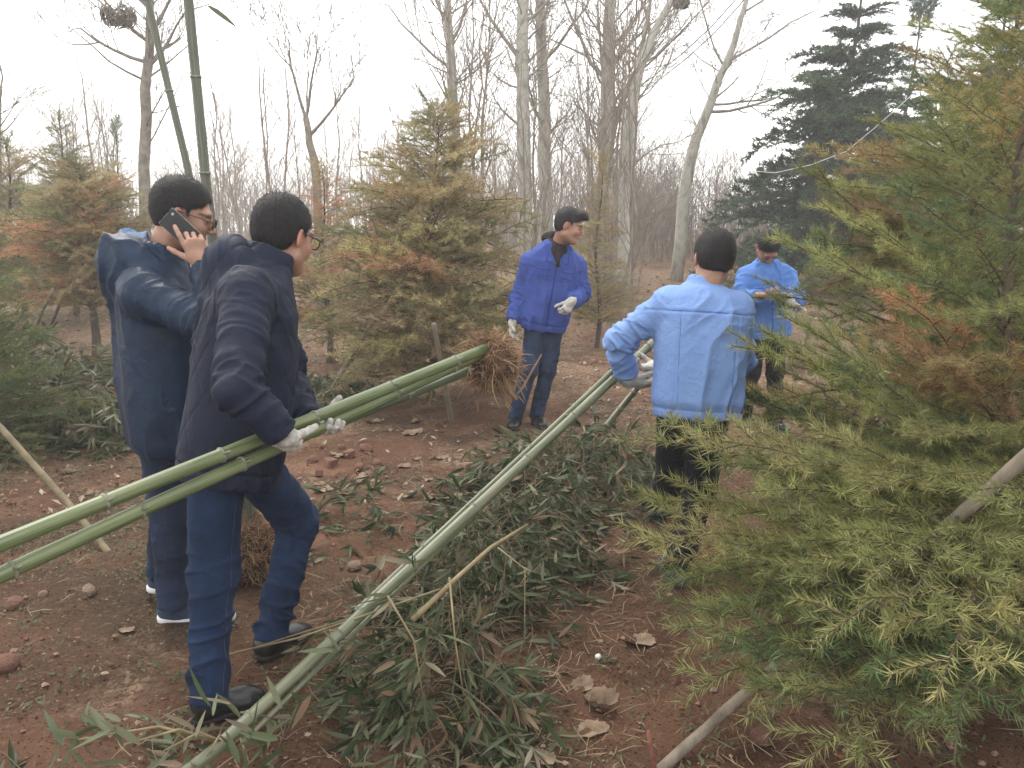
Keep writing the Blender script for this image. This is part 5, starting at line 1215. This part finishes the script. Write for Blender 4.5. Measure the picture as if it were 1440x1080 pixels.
    rng = np.random.default_rng(3); leaf_set(r, b, [leaf_frame(P(292, 8, Y), vec(.8, 0, -.55), .14, rng), leaf_frame(P(296, 4, Y), vec(.6, .3, -.2), .08, rng)], [2, 2])
carried()
def straw(pts, r, label):
    m = MB(); p = np.array(pts); m.tube(p, r, 6); tag(m.build('bamboo_twig', M_STEM, None, base=p[0], loc=p[0].tolist()), label, 'twig')
straw([P(300, 925, 2.60), P(420, 897, 2.45), P(505, 868, 2.45), P(620, 828, 2.55)], .0035, 'long straw coloured twig crossing before the black shoe')
straw([P(345, 915, 2.70), P(430, 888, 2.50), P(560, 850, 2.50)], .0028, 'thinner straw twig just above the long one at the black shoe')
# ================================================================ stakes, stones, litter
M_STAKE = mat_noise('weathered_pole', (0.12, 0.098, 0.072), (0.26, 0.215, 0.165), 12, 0.85, 0.7, 60, stretch=(1, 1, .4))
M_STAKE2 = mat_noise('brown_pole', (0.10, 0.080, 0.045), (0.22, 0.175, 0.105), 12, 0.8, 0.4, 60)
M_BRICK = mat_noise('brick_rubble', (0.14, 0.062, 0.045), (0.29, 0.16, 0.115), 16, 0.95, 0.8, 70)
M_STONE = mat_noise('brown_stone', (0.16, 0.10, 0.065), (0.33, 0.235, 0.17), 12, 0.95, 0.8, 50)
M_DLEAF = mat_noise('dead_leaf', (0.12, 0.080, 0.048), (0.29, 0.21, 0.145), 14, 0.85, 0.6, 70)
M_STRAW = mat_noise('dry_grass', (0.13, 0.095, 0.055), (0.31, 0.245, 0.155), 3, 0.9)
M_WEED = mat_noise('small_weed', (0.045, 0.055, 0.024), (0.095, 0.105, 0.05), 6, 0.8)
M_WHITE = mat_noise('white_scrap', (0.6, 0.6, 0.62), (0.78, 0.78, 0.8), 30, 0.6)
M_RUST = mat_noise('rusty_bar', (0.12, 0.045, 0.03), (0.22, 0.09, 0.055), 30, 0.9, 0.5, 120)
M_WIREW = mat_noise('pale_wire', (0.5, 0.5, 0.5), (0.62, 0.62, 0.62), 10, 0.6)
M_WIREB = mat_noise('dark_wire', (0.10, 0.10, 0.11), (0.16, 0.16, 0.17), 10, 0.6)
def stake(label, pts, r0, r1, mat=None, k=10, seed=1):
    rng = np.random.default_rng(seed); pts = np.array(pts, float); s = np.linspace(0, 1, 12); t = np.linspace(0, 1, len(pts))
    q = np.stack([np.interp(s, t, pts[:, i]) for i in range(3)], 1); q[1:-1] += rng.normal(0, r0 * .05, (10, 3))
    mb = MB(); mb.tube(q, np.interp(s, [0, 1], [r0, r1]) * (1 + rng.normal(0, .02, 12)), k)
    tag(mb.build('support_stake', mat or M_STAKE, None, base=pts[0], loc=pts[0].tolist()), label, 'stake', 'stakes propping the cedars')
def gi(px, py, sink=.04): g = G(px, py); return g - vec(0, 0, sink)
stake('bamboo stake slanting to the ground behind the carried culms at left', [gi(168, 786), P(100, 712, 3.95), P(0, 600, 4.2), P(-60, 540, 4.4)], .0165, .0165, M_STAKE2, seed=2)
stake('grey stake leaning left into the broad brown cedar', [gi(457, 558), P(500, 490, 6.9), P(548, 415, 7.1)], .022, .018, seed=3)
stake('short pale stake standing under the carried root ball', [gi(636, 592), P(610, 455, 6.05)], .022, .019, seed=4)
stake('grey pole leaning in from the bottom edge at right', [gi(905, 1092, .03), P(1135, 896, 2.5)], .0175, .0165, seed=5)
stake('thick pale pole crossing inside the near cedar', [gi(1075, 955), P(1440, 645, 2.0), gi(1075, 955) + (P(1440, 645, 2.0) - gi(1075, 955)) * 1.45], .019, .0175, seed=6)
stake('thin dark prop beside the trunk of the rust brown cedar', [gi(68, 462), P(85, 425, 10.0), P(96, 395, 9.8)], .022, .02, M_TWIG, seed=7)
stake('pale prop slanting low in the rust brown cedar', [gi(40, 478), P(60, 435, 9.0), P(76, 405, 9.0)], .022, .02, seed=8)
m = MB(); p = gi(925, 1085, .05); m.tube([p, P(912, 1028, p[1] + .01)], [.008, .007], 8); tag(m.build('steel_bar', M_RUST, None, base=p, loc=p.tolist()), 'short rusty bar sticking up by the bottom edge pole', 'bar')

def rock_mesh(seed, flat=.7, block=False):
    rng = np.random.default_rng(seed); import bmesh
    bm = bmesh.new()
    if block:
        bmesh.ops.create_cube(bm, size=1.6)
        bmesh.ops.bevel(bm, geom=bm.edges[:], offset=.18, segments=1, affect='EDGES')
    else: bmesh.ops.create_icosphere(bm, subdivisions=2, radius=1)
    V = np.array([v.co[:] for v in bm.verts]); V = V * (1 + .28 * vnoise(V * 1.1 + seed * 7.7))[:, None] * [1, rng.uniform(.6, .9), flat]
    for n in rng.normal(0, 1, (4, 3)):
        n = nrm(n); dd = V @ n; lim = .72; V -= np.outer(np.maximum(0, dd - lim), n)
    F = [[v.index for v in f.verts] for f in bm.faces]; bm.free()
    me = bpy.data.meshes.new('rock'); me.from_pydata(V.tolist(), [], F); me.update(); return me
def rock(name, label, px, py, size, mat, seed, cat, group=None, flat=.7, block=False, lift=0.0):
    me = rock_mesh(seed, flat, block); me.materials.append(mat); g = G(px, py); s = size / 2
    o = link(name, me, None, (g[0], g[1], g[2] + s * flat * .55 + lift)); o.scale = (s, s, s); o.rotation_euler = (random.uniform(-.3, .3), random.uniform(-.3, .3), random.uniform(0, 6.28)); tag(o, label, cat, group)
rng = np.random.default_rng(17)
for i, (px, py, sz) in enumerate(((465, 655, .085), (492, 642, .07), (448, 668, .05), (505, 660, .06), (480, 632, .05), (515, 635, .075), (440, 650, .06), (530, 655, .06), (470, 672, .045), (455, 630, .04), (498, 676, .05), (520, 672, .045))):
    sz = sz * 1.35; rock('brick_fragment', 'reddest brick piece in the rubble heap by the navy coat' if i == 0 else 'small reddish piece of brick in the rubble heap by the navy coat', px, py, sz, M_BRICK, 40 + i, 'brick piece', 'brick rubble by the navy coat', .75, i < 3)
for i, (px, py, sz, lab) in enumerate(((125, 835, .085, 'flat brown stone below the carried culms'), (20, 855, .10, 'red brown clod at the left edge'), (8, 940, .11, 'round reddish stone at the left edge, nearest the camera'), (60, 838, .05, 'small clod left of the flat brown stone'), (498, 800, .085, 'pale round stone left of the bamboo heap'), (205, 650, .07, 'grey stone behind the phoning man'), (95, 665, .07, 'pale flat stone behind the slanting bamboo stake'), (380, 1075, .05, 'small tan stone beside the near end of the culm'), (1070, 1040, .09, 'orange brown brick piece under the near cedar'), (790, 945, .05, 'orange pebble near the big dead leaves'), (862, 930, .035, 'small tan pebble beside the white scrap'))):
    rock('stone', lab, px, py, sz, M_BRICK if 'brick' in lab or 'orange' in lab or 'red' in lab else M_STONE, 70 + i, 'stone', None, .6)
rock('white_scrap', 'small bright white scrap lying on bare soil', 841, 926, .034, M_WHITE, 99, 'scrap', None, .8)
def dead_leaf(label, px, py, size, seed, rot, curl=1.0):
    rng = np.random.default_rng(seed); n = 13; g = G(px, py); u = np.linspace(-1, 1, n); U, W = np.meshgrid(u, u, indexing='ij')
    r = np.maximum(np.abs(U), np.abs(W)); th = np.arctan2(W, U); X = r * np.cos(th); Y = r * np.sin(th) * .72
    lob = 1 + .08 * np.sin(th * 3 + seed) + .05 * np.sin(th * 11 + seed * 2) + .04 * np.sin(th * 19); X *= lob; Y *= lob
    q = np.stack([X * 1.5 + seed, Y * 1.5, X * 0], -1).reshape(-1, 3)
    Z = curl * (.30 * Y ** 2 + .25 * X * Y + .18 * fbm(q, 3).reshape(n, n) + .22 * np.abs(X) ** 3)
    V = np.stack([X, Y, Z - Z.min()], -1).reshape(-1, 3) * size / 2; a = rot; V[:, :2] = V[:, :2] @ np.array([[math.cos(a), math.sin(a)], [-math.sin(a), math.cos(a)]])
    i = np.arange(n - 1)[:, None] * n; j = np.arange(n - 1)[None]; Q = np.stack([i + j, i + n + j, i + n + j + 1, i + j + 1], -1).reshape(-1, 4)
    Vt = np.vstack([V, V - [0, 0, .0015]]); Qt = np.vstack([Q, Q[:, ::-1] + len(V)])
    tag(link('dead_leaf', mesh_np('dead_leaf', Vt, Qt, True, [M_DLEAF]), None, (g[0], g[1], g[2] + .004)), label, 'leaf', 'big dead leaves on the soil')
dead_leaf('large curled dead leaf, tallest of those right of the bamboo heap', 845, 995, 0.120, 1, .3, 1.6)
dead_leaf('brown dead leaf just behind the tallest curled one', 820, 968, 0.104, 2, 1.2, .8)
dead_leaf('flat dead leaf just before the tallest curled one', 832, 1030, 0.112, 3, .5, .5)
dead_leaf('pale dead leaf at the foot of the near cedar', 900, 905, 0.120, 4, .1, .7)
dead_leaf('crumpled dead leaf at the bottom edge of the photo', 768, 1070, 0.080, 5, 2.0, 1.5)
dead_leaf('tan dead leaf beside the thin culm near the bamboo heap', 505, 970, 0.080, 6, .7, .8)
dead_leaf('pale dead leaf on bare soil left of the jeans', 178, 888, 0.056, 7, .4, .7)
dead_leaf('dead leaf below the brick rubble', 455, 690, .13, 8, .2, .6)
dead_leaf('dead leaf beyond the brick rubble', 580, 612, .17, 9, .9, 1.0)
dead_leaf('tan dead leaf at left behind the slanting stake', 98, 663, 0.096, 10, .0, .5)

r_ = np.random.default_rng(61)
for i in range(22):
    dead_leaf('curled dead leaf in the dry litter beyond the brick rubble', r_.uniform(425, 640), r_.uniform(585, 705), r_.uniform(.06, .13), 20 + i, r_.uniform(0, 6), r_.uniform(.6, 1.6))

def scatter():
    rng = np.random.default_rng(23)
    def pick(n, ymin, ymax, wide=1.0):
        Y = ymin * (ymax / ymin) ** rng.uniform(0, 1, n); X = rng.uniform(-.72, .72, n) * Y * wide; return X, Y, ground_z_arr(X, Y)
    # dry grass and twig litter
    n = 16000; X, Y, Z = pick(n, 1.8, 16); keep = vnoise(np.stack([X, Y, X * 0], 1) * .9 + 5) + .5 * vnoise(np.stack([X, Y, X * 0], 1) * 2.7) > rng.uniform(-.6, .7, n)
    X, Y, Z = X[keep], Y[keep], Z[keep]; n = len(X); a = rng.uniform(0, 6.28, n); el = np.abs(rng.normal(.05, .22, n)); L = rng.uniform(.03, .13, n)
    d = np.stack([np.cos(a) * np.cos(el), np.sin(a) * np.cos(el), np.sin(el)], 1); s = np.stack([-np.sin(a), np.cos(a), rng.normal(0, .4, n)], 1) * (.0010 * (1 + Y / 9))[:, None]
    p = np.stack([X, Y, Z + .012], 1); m_ = p + d * L[:, None] * .5 + np.stack([s[:, 0] * 6, s[:, 1] * 6, .004 + 0 * X], 1); e = p + d * L[:, None]
    V = np.stack([p - s, p + s, m_ + s, m_ - s, e], 1).reshape(-1, 3); b = np.arange(n)[:, None] * 5
    mb = MB(); mb.add(V, b + [3, 2, 4], b + [0, 1, 2, 3]); tag(mb.build('dry_grass', M_STRAW), 'dry straw and twig litter strewn over the soil', 'litter', kind='stuff')
    # clods and gravel
    n = 5200; X, Y, Z = pick(n, 1.8, 12); base = np.array([[1, 0, 0], [-1, 0, 0], [0, 1, 0], [0, -1, 0], [0, 0, 1], [0, 0, -1.]]); F = np.array([[0, 2, 4], [2, 1, 4], [1, 3, 4], [3, 0, 4], [2, 0, 5], [1, 2, 5], [3, 1, 5], [0, 3, 5]])
    r = .0035 + .014 * rng.uniform(0, 1, n) ** 5 + .0006 * Y; V = (base[None] * rng.uniform(.5, 1.2, (n, 6, 1)) * np.array([1, 1, .6])) * r[:, None, None]
    a = rng.uniform(0, 6.28, n); ca, sa = np.cos(a)[:, None], np.sin(a)[:, None]; V = np.stack([V[..., 0] * ca - V[..., 1] * sa, V[..., 0] * sa + V[..., 1] * ca, V[..., 2]], -1) + np.stack([X, Y, Z + r * .4 + .006], 1)[:, None]
    T = (np.arange(n)[:, None, None] * 6 + F[None]).reshape(-1, 3); mi = rng.integers(0, 3, n).repeat(8)
    me = mesh_np('soil_clods', V.reshape(-1, 3), T, False, [mat_noise('clod_dark', (.07, .035, .022), (.14, .068, .042), 20, .97), M_STONE, mat_noise('clod_red', (.12, .05, .03), (.21, .10, .06), 20, .97)], mi)
    tag(link('soil_clods', me), 'small clods and gravel over the red soil', 'gravel', kind='stuff')
    # fallen leaves, denser along the far path and under the cedars
    n = 15000; X, Y, Z = pick(n, 4.2, 34); dn = vnoise(np.stack([X, Y, X * 0], 1) * .6 + 2); keep = dn + .35 * np.clip((Y - 5) / 8, 0, 1) > rng.uniform(-.5, 1.0, n)
    X, Y, Z = X[keep], Y[keep], Z[keep]; n = len(X); a = rng.uniform(0, 6.28, n); L = rng.uniform(.010, .026, n) * (1 + Y / 14); W = L * rng.uniform(.35, .7, n); tz = rng.normal(0, .35, (n, 3))
    ux = np.stack([np.cos(a), np.sin(a), tz[:, 0]], 1) * L[:, None]; uy = np.stack([-np.sin(a), np.cos(a), tz[:, 1]], 1) * W[:, None]; c = np.stack([X, Y, Z + .018], 1); up = np.array([0, 0, 1]) * (W * .5)[:, None]
    V = np.stack([c - ux, c - uy * .9 + up, c + ux, c + uy * .9 + up], 1).reshape(-1, 3); b = np.arange(n)[:, None] * 4; T = np.concatenate([b + [0, 1, 2], b + [0, 2, 3]]); mi = rng.integers(0, 3, n); mi = np.concatenate([mi, mi])
    me = mesh_np('leaf_litter', V, T, False, [mat_noise('litter_tan', (.13, .09, .055), (.27, .20, .135), 9, .9), mat_noise('litter_rust', (.12, .055, .033), (.22, .11, .065), 9, .9), mat_noise('litter_pale', (.22, .17, .12), (.38, .31, .235), 9, .9)], mi)
    tag(link('leaf_litter', me), 'fallen brown leaves scattered along the path', 'litter', kind='stuff')
    # small green weeds: patches of tiny leaves and finer moss-like cover
    P4 = []
    for i in range(420):
        if i < 14: px, py = ((100, 955), (35, 1000), (45, 880), (470, 975), (60, 870), (20, 885), (990, 1030), (905, 975), (1000, 1040), (455, 975), (330, 880), (300, 860), (120, 960), (395, 965))[i]; g = G(px, py); sp = .035
        elif i < 160: g = G(rng.uniform(-20, 240), 640 + 190 * rng.uniform() ** 1.4); sp = .07
        else: Yq = 2.0 * (9 / 2.0) ** rng.uniform(); Xq = rng.uniform(-.7, .7) * Yq; g = vec(Xq, Yq, gz(Xq, Yq)); sp = .04
        for k in range(rng.integers(14, 34)):
            a = rng.uniform(0, 6.28); p = g + vec(rng.normal(0, sp), rng.normal(0, sp), .010); L = rng.uniform(.008, .024); d = vec(math.cos(a), math.sin(a), rng.uniform(.1, 1)); s_ = vec(-math.sin(a), math.cos(a), 0) * L * .25
            P4.append([p, p + d * L * .5 - s_, p + d * L * .5 + s_, p + d * L])
    mb = MB(); n = len(P4); b = np.arange(n)[:, None] * 4; mb.add(np.array(P4).reshape(-1, 3), np.concatenate([b + [0, 1, 2], b + [2, 1, 3]]))
    tag(mb.build('small_weeds', M_WEED), 'low green weeds dotted over the soil', 'weeds', kind='stuff')
scatter()
def wire(name, label, pts, r, mat):
    p = np.array(pts); m = MB(); m.tube(p, r, 5); tag(m.build(name, mat, None, base=p[0], loc=p[0].tolist()), label, 'wire')
Yw = 12.0
wire('overhead_wire', 'thin pale wire sagging in front of the dark cedar', [P(px, py, Yw - i * .25) for i, (px, py) in enumerate(((985, 205), (1012, 228), (1050, 240), (1090, 243), (1140, 232), (1190, 213), (1230, 180), (1262, 152), (1330, 90), (1420, -10)))], .0045, M_WIREW)
for k, lab in enumerate(('upper of the two dark cables crossing the poplar tops', 'lower of the two dark cables crossing the poplar tops')):
    wire('overhead_cable', lab, [P(px + 7 * k, py + 6 * k, 17 - i * .4) for i, (px, py) in enumerate(((840, 175), (900, 122), (960, 75), (1000, 38), (1034, 0), (1070, -45)))], .011, M_WIREB)

# things people hold
def held():
    J, sp = CAST['A']; c = J['head']; Mh = FIG['A'][1]['M']
    ex, ey, ez = Mh[:, 0], Mh[:, 1], Mh[:, 2]
    pc = P(254, 322, 2.895); long_ = nrm(P(272, 340, 2.89) - P(234, 305, 2.92)); wide = nrm(np.cross(ex, long_)); nn = np.cross(long_, wide)
    S = SDF(pc - .12, pc + .12, .0025); Mp = np.stack([wide, long_, nn], 1); S.rbox(pc, (.036, .074, .0045), Mp, .004)
    t = thing('mobile_phone', 'black mobile phone held to the ear of the man in dark blue', 'phone', pc); put_mesh('phone_body', S, M_PHONE, t, pc)
    o = MB(); out = nn if nn[1] < 0 else -nn; oc = pc + out * .0048 - long_ * .055 + wide * .02
    S = SDF(oc - .02, oc + .02, .0012); S.cap(oc, oc + out * .0012, .006, .006, 0, flat=True, flata=True); put_mesh('camera_lens', S, M_METAL, t, pc)
    S = SDF(pc - .12, pc + .12, .0025); S.rbox(pc, (.0372, .0752, .0028), Mp, .0026); S.rbox(pc, (.034, .072, .01), Mp, .002, cut=True); put_mesh('frame_edge', S, M_METAL, t, pc)
    J, sp = CAST['E']; pc = (J['RW'] + J['LW']) / 2 + vec(0, -.10, .025); S = SDF(pc - .1, pc + .1, .003); S.rbox(pc, (.070, .034, .005), np.array(Matrix.Rotation(.25, 3, 'X')), .004)
    t = thing('mobile_phone', 'small dark phone in the hands of the bowed man', 'phone', pc); put_mesh('phone_body', S, M_PHONE, t, pc)
    w = J['LW'] + vec(.03, -.06, -.03); S = SDF(w - .18, w + .18, .004); hand_prims(S, w, vec(.15, 0, -1), vec(0, -1, 0), vec(1, 0, 0), [.15, .1, .2, .1], .001)
    t = thing('work_glove', 'empty white glove dangling from the hand of the bowed man', 'glove', w); put_mesh('glove_knit', S, M_GLOVE, t, w)
held()
# ================================================================ the damp air
def haze():
    mb = MB(); lo, hi = vec(-110, -6, -1.6), vec(110, 90, 12.0); mb.box((lo + hi) / 2, (hi - lo) / 2)
    m = bpy.data.materials.new('pale_air'); m.use_nodes = True; N = m.node_tree.nodes; N.clear()
    out = N.new('ShaderNodeOutputMaterial'); v = N.new('ShaderNodeVolumePrincipled'); v.inputs['Density'].default_value = 0.0040
    v.inputs['Color'].default_value = (0.95, 0.96, 0.97, 1); v.inputs['Anisotropy'].default_value = 0.2; m.node_tree.links.new(v.outputs[0], out.inputs['Volume'])
    tag(mb.build('haze', m, None, smooth=False), kind='stuff')
haze()
